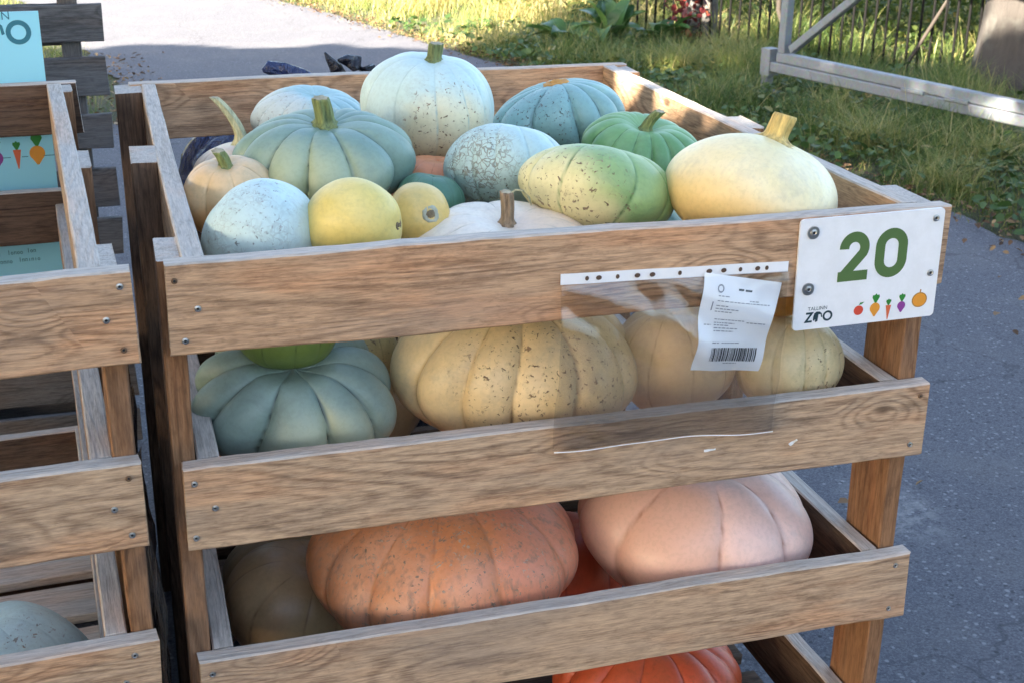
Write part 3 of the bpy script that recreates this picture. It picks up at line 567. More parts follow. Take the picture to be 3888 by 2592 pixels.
def root_print(parent, loc, kind, cx, cy, s):
    if kind == 'turnip' or kind == 'beet':
        body = arc(cx, cy, s, s, -50, 230, 20) + [(cx-0.15*s, cy-1.55*s), (cx+0.12*s, cy-1.55*s)]
        poly_print(kind+'_print', [body], I_ORANGE if kind == 'turnip' else I_PURPLE, parent, loc)
        poly_print('leaf_print', veg_leaf(cx+0.05*s, cy+0.95*s, s*(1.0 if kind == 'turnip' else 1.1)), I_LEAF, parent, loc)
    elif kind == 'carrot':
        poly_print('carrot_print', [[(cx-0.6*s, cy+0.9*s), (cx+0.62*s, cy+0.9*s), (cx+0.35*s, cy-0.6*s), (cx+0.08*s, cy-2.1*s), (cx-0.08*s, cy-2.1*s), (cx-0.35*s, cy-0.4*s)]], I_CARROT, parent, loc)
        poly_print('leaf_print', veg_leaf(cx, cy+0.9*s, s*0.8), I_LEAF, parent, loc)
def zoo_logo(parent, loc, u, v, s, mat):
    """Z, then the O drawn as an animal's arched body on two legs, then a ring O; s = cap height"""
    wd = 0.2*s; x = u
    for nm, st in (('letter_print', stroke([(x, v+s*0.9), (x+0.62*s, v+s*0.9), (x+0.02*s, v+0.1*s), (x+0.66*s, v+0.1*s)], wd)),):
        poly_print(nm, st, mat, parent, loc)
    x = u+0.78*s
    body = [(x, v+0.55*s), (x+0.08*s, v+0.85*s), (x+0.3*s, v+1.0*s), (x+0.62*s, v+0.98*s), (x+0.85*s, v+0.8*s), (x+0.92*s, v+0.45*s), (x+0.8*s, v+0.4*s), (x+0.74*s, v+0.72*s), (x+0.52*s, v+0.72*s), (x+0.46*s, v+0.05*s), (x+0.22*s, v-0.02*s), (x+0.2*s, v+0.3*s), (x+0.1*s, v+0.1*s), (x-0.02*s, v+0.2*s)]
    poly_print('animal_letter_print', [body], mat, parent, loc)
    x = u+2.25*s
    poly_print('letter_print', stroke(arc(x, v+0.5*s, 0.41*s, 0.41*s, 0, 345, 22), wd, True), mat, parent, loc)

# ------------------------------------------------------------------ number sign
M_PLATE = NT('white_enamel_plate'); M_PLATE.base(M_PLATE.mix(M_PLATE.step(M_PLATE.noise(M_PLATE.coords(), 26, 5, 0.7), 0.35, 0.65), (0.79,0.79,0.785), (0.84,0.84,0.84))); M_PLATE.link(0.28, 'Roughness'); M_PLATE = M_PLATE.m
SW, SH = 0.2155, 0.1535
sign = empty('number_sign', (0.8045,-0.0062,0.9235), label='white rounded plate reading 20 screwed to the crate corner', cat='sign')
sign.rotation_euler = (0, R(-0.6), 0)
obj('plate', plate_mesh('plate', rounded(SW, SH, 0.006), 0.0032, M_PLATE), sign)
def S(u, v): return (u*SW, (1-v)*SH)
x0, y1 = S(0.28, 0.145); x1, y0 = S(0.487, 0.590); ww = 0.0142
cx_ = (x0+x1)/2; rx_ = (x1-x0)/2-ww/2; ry_ = rx_*1.02; cyy = y1-ww/2-ry_
two = arc(cx_, cyy, rx_, ry_, 183, -30, 22) + [(x0+ww*0.62, y0+ww*0.6)]
poly_print('digit_two_print', stroke(two, ww) , I_GREEN, sign, (0,0,0))
poly_print('digit_two_print', [[(x0, y0), (x1, y0), (x1, y0+ww*0.98), (x0, y0+ww*0.98)]], I_GREEN, sign, (0,0,0), -0.0007)
x0, y1 = S(0.532, 0.142); x1, y0 = S(0.757, 0.592)
cx_ = (x0+x1)/2; hw = (x1-x0)/2-ww/2; rr = hw; zero = arc(cx_, y1-ww/2-rr, hw, rr, 0, 180, 16) + arc(cx_, y0+ww/2+rr, hw, rr, 180, 360, 16)
poly_print('digit_zero_print', stroke(zero, ww, True), I_GREEN, sign, (0,0,0), -0.00045)
lx, ly = S(0.085, 0.938); zoo_logo(sign, (0,0,0), lx, ly, 0.0145, I_DARK)
lx, ly = S(0.095, 0.828); text_print('lettering', 'TALLINN', 0.0072, I_DARK, sign, (lx, -0.0004, ly))
ax_, ay_ = S(0.452, 0.873); s_ = 0.0072
poly_print('apple_print', [arc(ax_, ay_, s_, s_*0.95, 0, 340, 20)], I_RED, sign, (0,0,0)); poly_print('leaf_print', [[(ax_, ay_+s_), (ax_+0.2*s_, ay_+1.5*s_), (ax_+1.1*s_, ay_+1.6*s_), (ax_+0.7*s_, ay_+1.2*s_)]], I_LEAF, sign, (0,0,0))
for kd, uv, s_ in (('turnip', (0.568,0.868), 0.0077), ('carrot', (0.664,0.895), 0.0068), ('beet', (0.757,0.872), 0.0062)):
    root_print(sign, (0,0,0), kd, *S(*uv), s_)
px_, pz_ = S(0.885, 0.835); s_ = 0.0108
poly_print('pumpkin_print', [arc(px_, pz_, s_*1.1, s_, 0, 345, 24)], I_OLINE, sign, (0,0,0)); poly_print('pumpkin_print', [arc(px_, pz_, s_*0.95, s_*0.86, 0, 345, 24)], I_ORANGE, sign, (0,0,0), -0.0007)
poly_print('leaf_print', [[(px_-0.0008, pz_+s_), (px_+0.0012, pz_+s_), (px_+0.0016, pz_+s_+0.0042), (px_-0.0006, pz_+s_+0.0042)]], I_OLINE, sign, (0,0,0))
BOLT = screw_mesh(0.0050, M_STEEL)
def washer_mesh(r):
    n = 20; V = []; F = []
    for rr, y in ((r, 0), (r*0.97, -0.0012), (r*0.5, -0.0014)):
        for k in range(n): V.append((rr*math.cos(2*math.pi*k/n), y, rr*math.sin(2*math.pi*k/n)))
    for j in range(2):
        for k in range(n): F.append((j*n+k, j*n+(k+1) % n, (j+1)*n+(k+1) % n, (j+1)*n+k))
    return mesh('washer', V, F, M_STEEL)
WASH = washer_mesh(0.0088)
for i, uv in enumerate(((0.088,0.118), (0.938,0.086), (0.942,0.588), (0.083,0.625))):
    u_, v_ = S(*uv)
    b = obj('bolt', BOLT, sign, (u_, -0.0022 if i in (0, 3) else -0.0006, v_), (0, i*0.7, 0))
    if i in (0, 3): obj('washer', WASH, b, (0, 0.0014, 0))

# ------------------------------------------------------------------ plastic sleeve and delivery slip
def film_mat(name, haze, tint):
    t = NT(name); t.t.nodes.remove(t.b)
    tr_ = t.n('BsdfTransparent', {0: (*tint, 1)}); cc = t.n('TexCoord').outputs['Object']; bp = t.n('Bump', {'Height': t.noise(t.n('Mapping', {'Vector': cc, 'Scale': (7, 7, 12), 'Rotation': (0, 0.6, 0)}).outputs[0], 1.0, 2.5, 0.5, 0.7), 'Strength': 0.4, 'Distance': 0.02}); gl = t.n('BsdfGlossy', {'Color': (1,1,1,1), 'Roughness': 0.07, 'Normal': bp.outputs[0]}); df = t.n('BsdfTranslucent', {0: (0.85,0.85,0.85,1)})
    rf = t.n('BsdfRefraction', {'Color': (*tint, 1), 'Roughness': 0.34, 'IOR': 1.06})
    fr = t.n('LayerWeight', {'Blend': 0.40, 'Normal': bp.outputs[0]}).outputs['Fresnel']
    a = t.n('MixShader', {0: haze, 1: tr_.outputs[0], 2: rf.outputs[0]})
    b = t.n('MixShader', {0: min(0.16, haze*0.75), 1: a.outputs[0], 2: df.outputs[0]})
    c = t.n('MixShader', {0: t.math('ADD', t.math('MULTIPLY', fr, 0.62), 0.012), 1: b.outputs[0], 2: gl.outputs[0]})
    t.t.links.new(c.outputs[0], t.out.inputs[0]); return t.m
M_FILM_B = film_mat('hazy_plastic_film', 0.13, (1.0,0.99,0.98)); M_FILM_F = film_mat('clear_plastic_film', 0.0, (0.985,0.985,0.985))
M_STRIP = plain('white_punched_strip', (0.84,0.84,0.84), 0.4, 0, 0.05, 80)
def sleeve_y(u, v):
    """u across, v down from the strip: hangs on the upper board, crosses the gap, ends on the second board"""
    bulge = 0.016*math.sin(math.pi*min(1, v*1.15))*(0.6+0.4*math.sin(2.4*u+0.4))
    wr_ = 0.0035*math.sin(9*u+6*v)*v + 0.0028*math.sin(21*(u*0.7-v)+1.3)*v*(1-v)*3 + 0.0045*math.exp(-((u-0.62-(v-0.5)*0.5)/0.06)**2)*math.sin(math.pi*v)
    return -0.0035 - bulge - wr_ - 0.004*v
def sleeve_pt(u, v, dy=0.0):
    x = 0.4755+0.3145*u-0.006*v; z = 1.030-0.0075*u-0.240*v+0.003*math.sin(3.1*u)*v
    return (x, sleeve_y(u, v)+dy, z)
slv = empty('plastic_sleeve', (0,0,0), label='clear punched plastic sleeve stapled to the top board and hanging over the gap', cat='sleeve')
def sheet(name, f, nu, nv, mat, parent):
    V = [f(i/nu, j/nv) for j in range(nv+1) for i in range(nu+1)]
    F = [(j*(nu+1)+i, (j+1)*(nu+1)+i, (j+1)*(nu+1)+i+1, j*(nu+1)+i+1) for j in range(nv) for i in range(nu)]
    return obj(name, mesh(name, V, F, mat, smooth=True), parent)
sheet('back_film', lambda u, v: sleeve_pt(u, 0.055+0.945*v), 60, 50, M_FILM_B, slv)
sheet('front_film', lambda u, v: sleeve_pt(u, 0.055+0.945*v, -0.0045-0.004*math.sin(math.pi*v)), 60, 50, M_FILM_F, slv)
sheet('punched_strip', lambda u, v: (0.4755+0.3155*u, -0.0042-0.0006*math.sin(14*u), 1.0305-0.0085*u-0.0145*v), 40, 2, M_STRIP, slv)
sheet('welded_hem_glint', lambda u, v: sleeve_pt(u, 0.996+0.006*v, -0.006-0.0015*math.sin(17*u)), 50, 2, M_STRIP, slv)  # glint along the hem put in as plain white plastic
M_HOLE = plain('punched_hole_shadowed_wood', (0.10,0.06,0.04), 0.9)
for u_, wd in ((0.11,1),(0.16,1.5),(0.24,1),(0.325,1.5),(0.39,1.5),(0.51,1),(0.64,1.6),(0.705,1.5),(0.78,1),(0.858,1.4),(0.90,1)):
    n = 14
    V = [(0.0031*wd*0.85*math.cos(2*math.pi*k/n), 0, 0.0031*math.sin(2*math.pi*k/n)) for k in range(n)]
    obj('punched_hole', mesh('punched_hole', V, [tuple(range(n))], M_HOLE), slv, (0.4755+0.3155*u_, -0.0056, 1.0305-0.0085*u_-0.0072))
M_PAPER = plain('white_slip_paper', (0.82,0.83,0.84), 0.7, 0, 0.04, 40)
slip = empty('delivery_slip', (0,0,0), label='white printed delivery slip with a barcode inside the plastic sleeve', cat='paper slip')
c00, c10, c11, c01 = Vector((0.669,0,1.018)), Vector((0.779,0,0.996)), Vector((0.752,0,0.877)), Vector((0.651,0,0.891))
def slip_pt(u, v, dy=0.0):
    p = (c00*(1-u)+c10*u)*(1-v) + (c01*(1-u)+c11*u)*v
    su = (p.x-0.4755)/0.3145; sv = min(1, max(0, (1.030-p.z)/0.24))
    sx = 0.004*math.sin(math.pi*v)*(-0.6)                              # the slip sags in an S
    return (p.x+sx*math.sin(2*math.pi*(v-0.2)), sleeve_y(su, sv)-0.0026-0.004*math.sin(2.2*math.pi*v+0.6)*0.12+dy, p.z)
sheet('paper', lambda u, v: slip_pt(u, v), 16, 26, M_PAPER, slip)
def slip_quads(name, rects, mat):
    V = []; F = []
    for (u0, v0, u1, v1) in rects:
        n = max(1, int((u1-u0)/0.06)); k = max(1, int((v1-v0)/0.06))
        b = len(V)
        for j in range(k+1):
            for i in range(n+1): V.append(slip_pt(u0+(u1-u0)*i/n, v0+(v1-v0)*j/k, -0.0006))
        for j in range(k):
            for i in range(n): F.append((b+j*(n+1)+i, b+(j+1)*(n+1)+i, b+(j+1)*(n+1)+i+1, b+j*(n+1)+i+1))
    return obj(name, mesh(name, V, F, mat), slip)
rb = random.Random(3); bars = []; u_ = 0.20
while u_ < 0.86:
    wd = rb.choice((0.007, 0.007, 0.012, 0.02)); bars.append((u_, 0.735, u_+wd, 0.885)); u_ += wd+rb.choice((0.006, 0.008, 0.014))
slip_quads('barcode', bars, I_BLACK)
lines = []
for v_, a_, b_ in ((0.20,0.2,0.34),(0.225,0.62,0.75),(0.30,0.2,0.36),(0.33,0.2,0.5),(0.36,0.2,0.42),(0.44,0.22,0.62),(0.455,0.66,0.92),(0.475,0.22,0.5),(0.50,0.22,0.42),(0.50,0.08,0.18),(0.53,0.22,0.55),(0.56,0.22,0.5),(0.68,0.2,0.3),(0.68,0.34,0.6),(0.905,0.42,0.62),(0.25,0.2,0.9)):
    x = a_
    while x < b_:
        l_ = rb.uniform(0.02, 0.06); lines.append((x, v_, min(b_, x+l_), v_+0.009)); x += l_+0.012
lines.append((0.14, 0.27, 0.155, 0.36))
slip_quads('print_lines', lines, I_GREY)
slip_quads('heading_print', [(0.45,0.115,0.52,0.135),(0.54,0.118,0.63,0.138)], I_BLACK)
slip_quads('emblem_print', [(0.18+0.035*math.cos(a)+0.03, 0.125+0.035*math.sin(a), 0.195+0.035*math.cos(a)+0.03, 0.14+0.035*math.sin(a)) for a in [k*math.pi/7 for k in range(14)]], I_GREY)
# torn scraps of tape on the second board
M_TAPE = plain('torn_white_tape', (0.8,0.8,0.78), 0.6)
for (x, z, w_, h_, rot, lb) in ((0.697,0.7605,0.017,0.0042,0.06,'small torn strip of white tape below the plastic sleeve'), (0.823,0.757,0.013,0.006,0.75,'curled scrap of white tape on the second board right of the sleeve')):
    V = []; F = []
    for i in range(7):
        u = i/6
        for s_ in (0, 1): V.append((w_*(u-.5), -0.0016-0.0035*u*u*(1 if 'curl' in lb else 0.2)-0.0004*math.sin(9*u), h_*(s_-.5)*(0.75+0.25*math.sin(5*u+s_))))
    for i in range(6): F.append((2*i, 2*i+2, 2*i+3, 2*i+1))
    tag(obj('tape_scrap', mesh('tape_scrap', V, F, M_TAPE), None, (x, -0.0006, z), (0, -rot, 0)), lb, 'tape')

# ------------------------------------------------------------------ banner behind the left crate
M_BANNER = plain('sky_blue_banner', (0.32,0.70,0.80), 0.45, 0, 0.04, 6)
ban = empty('info_banner', (-0.158,1.306,0.0), a2, label='tall sky blue information banner standing behind the left crate', cat='banner')
obj('panel', plate_mesh('panel', [(-0.95, 0.655), (0, 0.655), (0, 1.208), (-0.95, 1.208)], 0.006, M_BANNER), ban)
zoo_logo(ban, (0,0,0), -0.144, 1.146, 0.046, I_TEAL)
text_print('lettering', 'TALLINN', 0.022, I_TEAL, ban, (-0.142, -0.0005, 1.194))
for kd, x, z, s_ in (('turnip',-0.032,0.930,0.0150),('carrot',-0.070,0.9275,0.0128),('beet',-0.112,0.924,0.0150)): root_print(ban, (0,0,0), kd, x, z, s_)
poly_print('soil_line_print', [[(-0.95,0.9235),(-0.128,0.9235),(-0.128,0.9250),(-0.95,0.9250)],[(-0.098,0.9235),(-0.083,0.9235),(-0.083,0.9250),(-0.098,0.9250)],[(-0.062,0.9235),(-0.050,0.9235),(-0.050,0.9250),(-0.062,0.9250)],[(-0.021,0.9235),(0,0.9235),(0,0.9250),(-0.021,0.9250)]], I_TEAL, ban, (0,0,0))
def word_strokes(x, z, n, h):                                            # small lettering too blurred to read: word shapes only
    q = []; r_ = random.Random(int(x*1e4))
    for k in range(n):
        a = r_.choice('oiunl'); xx = x+k*h*0.62
        if a == 'o': q += stroke(arc(xx+h*0.25, z+h*0.3, h*0.2, h*0.26, 0, 330, 8), h*0.12, True)
        elif a == 'i': q += stroke([(xx+h*0.25, z), (xx+h*0.25, z+h*0.6)], h*0.13)
        elif a == 'l': q += stroke([(xx+h*0.25, z), (xx+h*0.25, z+h*0.95)], h*0.13)
        else: q += stroke([(xx+h*0.08, z), (xx+h*0.08, z+h*0.55), (xx+h*0.42, z+h*0.55), (xx+h*0.42, z)], h*0.12)
    return q
q = []
for x, z, n in ((-0.150,0.722,4),(-0.112,0.7235,5),(-0.074,0.725,3),(-0.155,0.704,4),(-0.128,0.7055,4),(-0.092,0.707,7)): q += word_strokes(x, z, n, 0.0098)
poly_print('blurred_lettering', q, I_TEAL, ban, (0,0,0))

# ------------------------------------------------------------------ pallet on edge behind the banner
pal = empty('wooden_pallet', (-0.84,1.90,0.0), label='dark slate grey pallet stood on its side behind the left crate', cat='pallet')
for i, (z, h) in enumerate(((1.187,0.10),(1.062,0.088),(0.932,0.094),(0.802,0.086),(0.655,0.098),(0.53,0.095),(0.40,0.095),(0.27,0.095),(0.14,0.095),(0.01,0.095))):
    board(pal, 'deck_board', 0.80, h, 0.02, (0.0, 0.0, z), (0,0,0), [W_PALLET, W_PALLET, W_PALLET], 400+i)
for i, x in enumerate((0.02, 0.36, 0.700)):
    o = obj('stringer', board_mesh(1.27, 0.085, 0.045, 430+i, [W_PALLET]*3, 10), pal)
    o.matrix_local = Matrix(((0,1,0,x),(0,0,1,0.0215),(1,0,0,0.012),(0,0,0,1))); o.data.flip_normals()
for i, z in enumerate((1.04,0.55,0.06)): board(pal, 'deck_board', 0.70, 0.10, 0.02, (0.0, 0.108, z), (0,0,0), [W_PALLET]*3, 440+i)

# ------------------------------------------------------------------ refuse sacks behind the crate
def sack_mat(name, col):
    t = NT(name); c = t.coords(); t.base(col); t.link(0.22, 'Roughness'); t.link(0.6, 'Specular IOR Level')
    f = t.n('TexNoise', {'Vector': t.n('Mapping', {'Vector': c, 'Scale': (9,9,5)}).outputs[0], 'Scale': 2.0, 'Detail': 5.0, 'Distortion': 1.6}).outputs['Fac']; t.bump(f, 0.9, 0.05); return t.m
def sack(label, loc, r0, hgt, seed, mat, tilt, ends):
    r = np.random.default_rng(seed); e = empty('refuse_sack', loc, label=label, cat='sack', group='plastic sacks behind the crate')
    nth, nz = 64, 40; V = []; F = []
    ph_ = r.uniform(0, 6, 6)
    for j in range(nz+1):
        u = j/nz; prof = (0.82+0.18*math.sin(math.pi*u*0.8)) if u < 0.84 else 0.98*max(0.07, (1-((u-0.84)/0.16)**1.6))
        for i in range(nth):
            a = 2*math.pi*i/nth; q = r0*prof*(1+0.06*math.sin(3*a+ph_[0]+4*u)+0.05*math.sin(7*a+ph_[1]-6*u)+0.05*u*math.sin(17*a+ph_[2])+0.03*math.sin(11*u*3+5*a))
            V.append((q*math.cos(a)+tilt[0]*u*u, q*math.sin(a)+tilt[1]*u*u, hgt*u))
    for j in range(nz):
        for i in range(nth): F.append((j*nth+i, j*nth+(i+1) % nth, (j+1)*nth+(i+1) % nth, (j+1)*nth+i))
    F.append(tuple(reversed(range(nth))))
    obj('bag', mesh('bag', V, F, mat, smooth=True), e)
    for k_, (pts_, rad_) in enumerate(ends):
        o_ = obj('tied_end', limb_mesh([Vector(p_)-Vector(loc) for p_ in pts_], rad_, mat, 16, seed*9+k_, 0.10), e)
    return e
S_NAVY = sack_mat('navy_plastic', (0.012,0.022,0.085)); S_BLACK = sack_mat('black_plastic', (0.012,0.013,0.022))
sack('shiny navy blue plastic sack seen through the gap under the back board', (0.26,1.47,0.0), 0.21, 1.02, 1, S_NAVY, (0.07,-0.02), [([(0.283,1.45,1.052),(0.296,1.45,1.058),(0.325,1.45,1.052),(0.36,1.45,1.036),(0.40,1.46,1.01)], [0.004,0.014,0.019,0.022,0.028])])
sack('black plastic sack with a pointed tied end above the back board', (0.66,1.60,0.0), 0.19, 1.02, 2, S_BLACK, (-0.17,-0.05), [([(0.425,1.48,1.082),(0.432,1.48,1.070),(0.447,1.48,1.050),(0.46,1.49,1.02)], [0.002,0.007,0.013,0.02]), ([(0.452,1.47,1.066),(0.47,1.475,1.064),(0.495,1.48,1.056),(0.52,1.49,1.03)], [0.003,0.013,0.019,0.026])])

V = []; F = []
for i in range(41):
    y_ = 0.16+1.15*i/40
    for j in range(19):
        z_ = 0.004+0.60*j/18*(1+0.05*math.sin(i*0.7)); V.append((-0.0335-0.031*(y_/1.2)+0.004*math.sin(i*0.9+j*0.5)+0.003*math.sin(j*1.3-i*0.4), y_, z_))
for i in range(40):
    for j in range(18): F.append((i*19+j, (i+1)*19+j, (i+1)*19+j+1, i*19+j+1))
tag(obj('plastic_sheet', mesh('plastic_sheet', V, F, S_BLACK, smooth=True)), 'black plastic sheeting hanging in the narrow gap between the two crates', 'plastic sheet')

# ------------------------------------------------------------------ galvanised gate
def galv():
    t = NT('galvanised_steel'); c = t.coords(); f = t.noise(c, 9, 4, 0.6); v = t.n('TexVoronoi', {'Vector': c, 'Scale': 60.0}).outputs['Color']
    col = t.mix(f, (0.12,0.14,0.16), (0.21,0.23,0.25)); col = t.mix(0.10, col, v, 'OVERLAY'); t.base(col); t.link(0.25, 'Metallic'); t.link(0.5, 'Roughness'); t.bump(f, 0.15, 0.004); return t.m
M_GALV = galv(); M_BLACKIRON = plain('black_fence_paint', (0.006,0.006,0.006), 0.85, 0.0, 0.3, 40); M_BLACKIRON.node_tree.nodes['Principled BSDF'].inputs['Specular IOR Level'].default_value = 0.1
def tube(name, a, b, wd, ht, mat, parent, bev=0.006, upv=(0,0,1)):
    a = Vector(a); b = Vector(b); d = b-a; L = d.length; x = d.normalized(); z = Vector(upv); z = (z-x*z.dot(x)).normalized(); y = z.cross(x)
    hw_, hh = wd/2, ht/2
    sec = [(-hw_, -hh+bev), (-hw_, hh-bev), (-hw_+bev, hh), (hw_-bev, hh), (hw_, hh-bev), (hw_, -hh+bev), (hw_-bev, -hh), (-hw_+bev, -hh)]
    V = []; F = []
    for s_ in (0, L):
        for (yy, zz) in sec: V.append(a + x*s_ + y*yy + z*zz)
    for k in range(8): F.append((k, (k+1) % 8, 8+(k+1) % 8, 8+k))
    F += [tuple(reversed(range(8))), tuple(range(8, 16))]
    o = mesh(name, V, F, mat); return obj(name, o, parent)
gate = empty('sliding_gate', (3.99,6.08,0.0), label='galvanised steel gate frame with a diagonal brace standing on the grass', cat='gate')
gd = Vector((0.466,-1.80,0)).normalized()
def G_(s_, z): return (gd.x*s_, gd.y*s_, z)
tube('top_bar', G_(0,1.42), G_(5.2,1.42), 0.06, 0.06, M_GALV, gate)
tube('bottom_bar', G_(0.0,0.242), G_(5.2,0.242), 0.06, 0.062, M_GALV, gate)
tube('guide_rail', G_(-0.10,0.178), G_(5.2,0.178), 0.072, 0.062, M_GALV, gate)
tube('upright', G_(0.03,0.275), G_(0.03,1.39), 0.06, 0.06, M_GALV, gate, upv=(gd.x,gd.y,0))
tube('upright', G_(3.2,0.275), G_(3.2,1.39), 0.06, 0.06, M_GALV, gate, upv=(gd.x,gd.y,0))
tube('diagonal_brace', G_(0.10,0.30), G_(1.55,1.36), 0.045, 0.05, M_GALV, gate)
for s_ in (1.05, 1.36): tube('latch', G_(s_,0.213), G_(s_+0.16,0.213), 0.09, 0.022, M_GALV, gate, 0.003)
foot = empty('gate_stop_post', (3.965,6.185,0.0), label='short square steel stop post at the end of the gate frame', cat='post')
tube('shaft', (0,0,0.0), (0,0,0.20), 0.06, 0.06, M_GALV, foot, upv=(gd.x,gd.y,0))
tube('catch_plate', (0,-0.02,0.12), (0,-0.02,0.285), 0.085, 0.085, M_GALV, foot, 0.004, upv=(gd.x,gd.y,0))
tube('base_plate', (0,0,-0.005), (0,0,0.014), 0.16, 0.16, M_GALV, foot, 0.004, upv=(gd.x,gd.y,0))

# ------------------------------------------------------------------ black bar fence
f0 = Vector((4.484,8.014,0)); f1 = Vector((5.646,6.438,0)); fd = (f1-f0).normalized()
fen = empty('bar_fence', f0[:], label='black iron fence of thin upright bars behind the steel gate', cat='fence')
bv, bf = cyl(8, 0.0095, 0.0095, -0.02, 1.52); BAR = mesh('bar', bv, bf, M_BLACKIRON, smooth=True)
rb = random.Random(5)
for k in range(-9, 62):
    s_ = k*0.0825
    obj('bar', BAR, fen, (fd.x*s_, fd.y*s_, 0), (rb.uniform(-.008,.008), rb.uniform(-.008,.008), 0))
for z in (1.40,): tube('rail', (fd.x*-0.8, fd.y*-0.8, z), (fd.x*5.1, fd.y*5.1, z), 0.016, 0.03, M_BLACKIRON, fen, 0.002)

# ------------------------------------------------------------------ posts, trunk, leaning sticks
def bark_mat(name, a, b):
    t = NT(name); c = t.coords(); f = t.noise(t.n('Mapping', {'Vector': c, 'Scale': (22,22,5)}).outputs[0], 1.0, 6, 0.7); g2 = t.noise(c, 6, 4)
    col = t.mix(f, b, a); col = t.mix(t.math('MULTIPLY', t.step(g2, 0.5, 0.7), 0.5), col, (0.09,0.092,0.083)); t.base(col); t.link(0.9, 'Roughness'); t.bump(f, 0.9, 0.02); return t.m
M_BARK = bark_mat('grey_bark', (0.07,0.062,0.056), (0.02,0.018,0.017)); M_TWIG = plain('dark_twig', (0.035,0.028,0.022), 0.85, 0, 0.3, 30)
tk = empty('tree', (5.86,6.10,0), label='thick grey barked tree trunk at the right end of the fence', cat='tree')
zz = np.linspace(-0.05, 4.2, 24)
obj('trunk', limb_mesh([(0.03*math.sin(z*1.3), 0.02*math.cos(z*1.1), z) for z in zz], [0.34+0.05*math.exp(-z*4)-0.02*z for z in zz], M_BARK, 30, 3, 0.035), tk)
tp = empty('timber_post', (4.40,8.20,0), label='weathered grey timber post at the left end of the fence', cat='post')
for i, (dx, dy, rr) in enumerate(((-0.065,0.0,0.062),(0.045,-0.04,0.070))):
    zz = np.linspace(-0.03, 1.9, 16)
    obj('pole', limb_mesh([(dx+0.008*math.sin(2*z+i), dy, z) for z in zz], [rr*(1-0.03*z) for z in zz], W_TIMBER, 16, 9+i, 0.03), tp)
tag(obj('leaning_stick', limb_mesh([(5.30,6.72,0.02),(5.44,6.66,0.32),(5.60,6.60,0.66),(5.80,6.5,1.1)], [0.014,0.013,0.011,0.009], M_TWIG, 8, 4)), 'thin dark stick leaning on the fence in front of the tree trunk', 'stick')
tag(obj('bent_branch', limb_mesh([(4.83,7.42,0.02),(4.75,7.45,0.16),(4.70,7.5,0.34),(4.70,7.5,0.60),(4.66,7.5,0.9)], [0.016,0.018,0.02,0.022,0.02], M_TWIG, 8, 5)), 'dark bent branch rising behind the steel stop post', 'branch')

# ------------------------------------------------------------------ grass
def leaf_mat(name, stops, rough=0.5, trans=0.45, seed=0):
    t = NT(name); r_ = t.attr('rnd'); col = t.ramp(r_, stops); t.base(col); t.link(rough, 'Roughness'); t.link(0.3, 'Specular IOR Level')
    tl = t.n('BsdfTranslucent', {0: t.mix(0.5, col, (1.0,0.95,0.45), 'MULTIPLY')}); mx = t.n('MixShader', {0: trans, 1: t.b.outputs[0], 2: tl.outputs[0]})
    t.t.links.new(mx.outputs[0], t.out.inputs[0]); return t.m
M_GRASS = leaf_mat('meadow_grass', [(0.0,(0.04,0.085,0.02)),(0.35,(0.085,0.14,0.038)),(0.62,(0.17,0.215,0.06)),(0.82,(0.30,0.29,0.10)),(1.0,(0.50,0.41,0.20))])
def blades(base, hgt, wid, lean, rnd):
    """base (n,3) -> curved 4-segment tapering blades as one mesh"""
    n = len(base); K = 4
    az = RNG.uniform(0, 2*np.pi, n); d = np.stack([np.cos(az), np.sin(az), np.zeros(n)], 1)
    az2 = az+np.pi/2+RNG.normal(0, .4, n); s_ = np.stack([np.cos(az2), np.sin(az2), np.zeros(n)], 1)
    V = np.zeros((n, K*2+1, 3)); R_ = np.repeat(rnd[:, None], K*2+1, 1)
    for k in range(K):
        u = k/K; c = base + d*(lean*hgt*u**1.9)[:, None]; c[:, 2] += hgt*(u-0.28*lean*u*u)
        ww_ = wid*(1-u*0.72)
        V[:, 2*k] = c - s_*ww_[:, None]/2; V[:, 2*k+1] = c + s_*ww_[:, None]/2
    c = base + d*(lean*hgt)[:, None]; c[:, 2] += hgt*(1-0.28*lean); V[:, 2*K] = c
    i0 = np.arange(n)[:, None]*(2*K+1); T = []
    for k in range(K-1):
        T += [np.stack([i0[:,0]+2*k, i0[:,0]+2*k+1, i0[:,0]+2*k+3], 1), np.stack([i0[:,0]+2*k, i0[:,0]+2*k+3, i0[:,0]+2*k+2], 1)]
    T.append(np.stack([i0[:,0]+2*K-2, i0[:,0]+2*K-1, i0[:,0]+2*K], 1))
    return V.reshape(-1, 3), np.concatenate(T), R_.reshape(-1)
def sm_noise(x, y, s=1.0):
    return (np.sin(x*1.7*s+0.3)*np.cos(y*1.3*s+1.1)+np.sin(x*3.1*s-y*2.3*s+2.0)*0.6+np.cos(x*5.3*s+y*4.1*s)*0.4)/2
def fence_side(x, y): return (x-f0.x)*(-fd.y)+(y-f0.y)*fd.x          # >0 beyond the fence
def turf(n, y0, y1, span, left=False):
    y = RNG.uniform(y0, y1, n); off = RNG.uniform(-0.05, span, n)
    x = edge(EDGE_L, y)-off if left else edge(EDGE_R, y)+off
    return x, y, off
parts = []
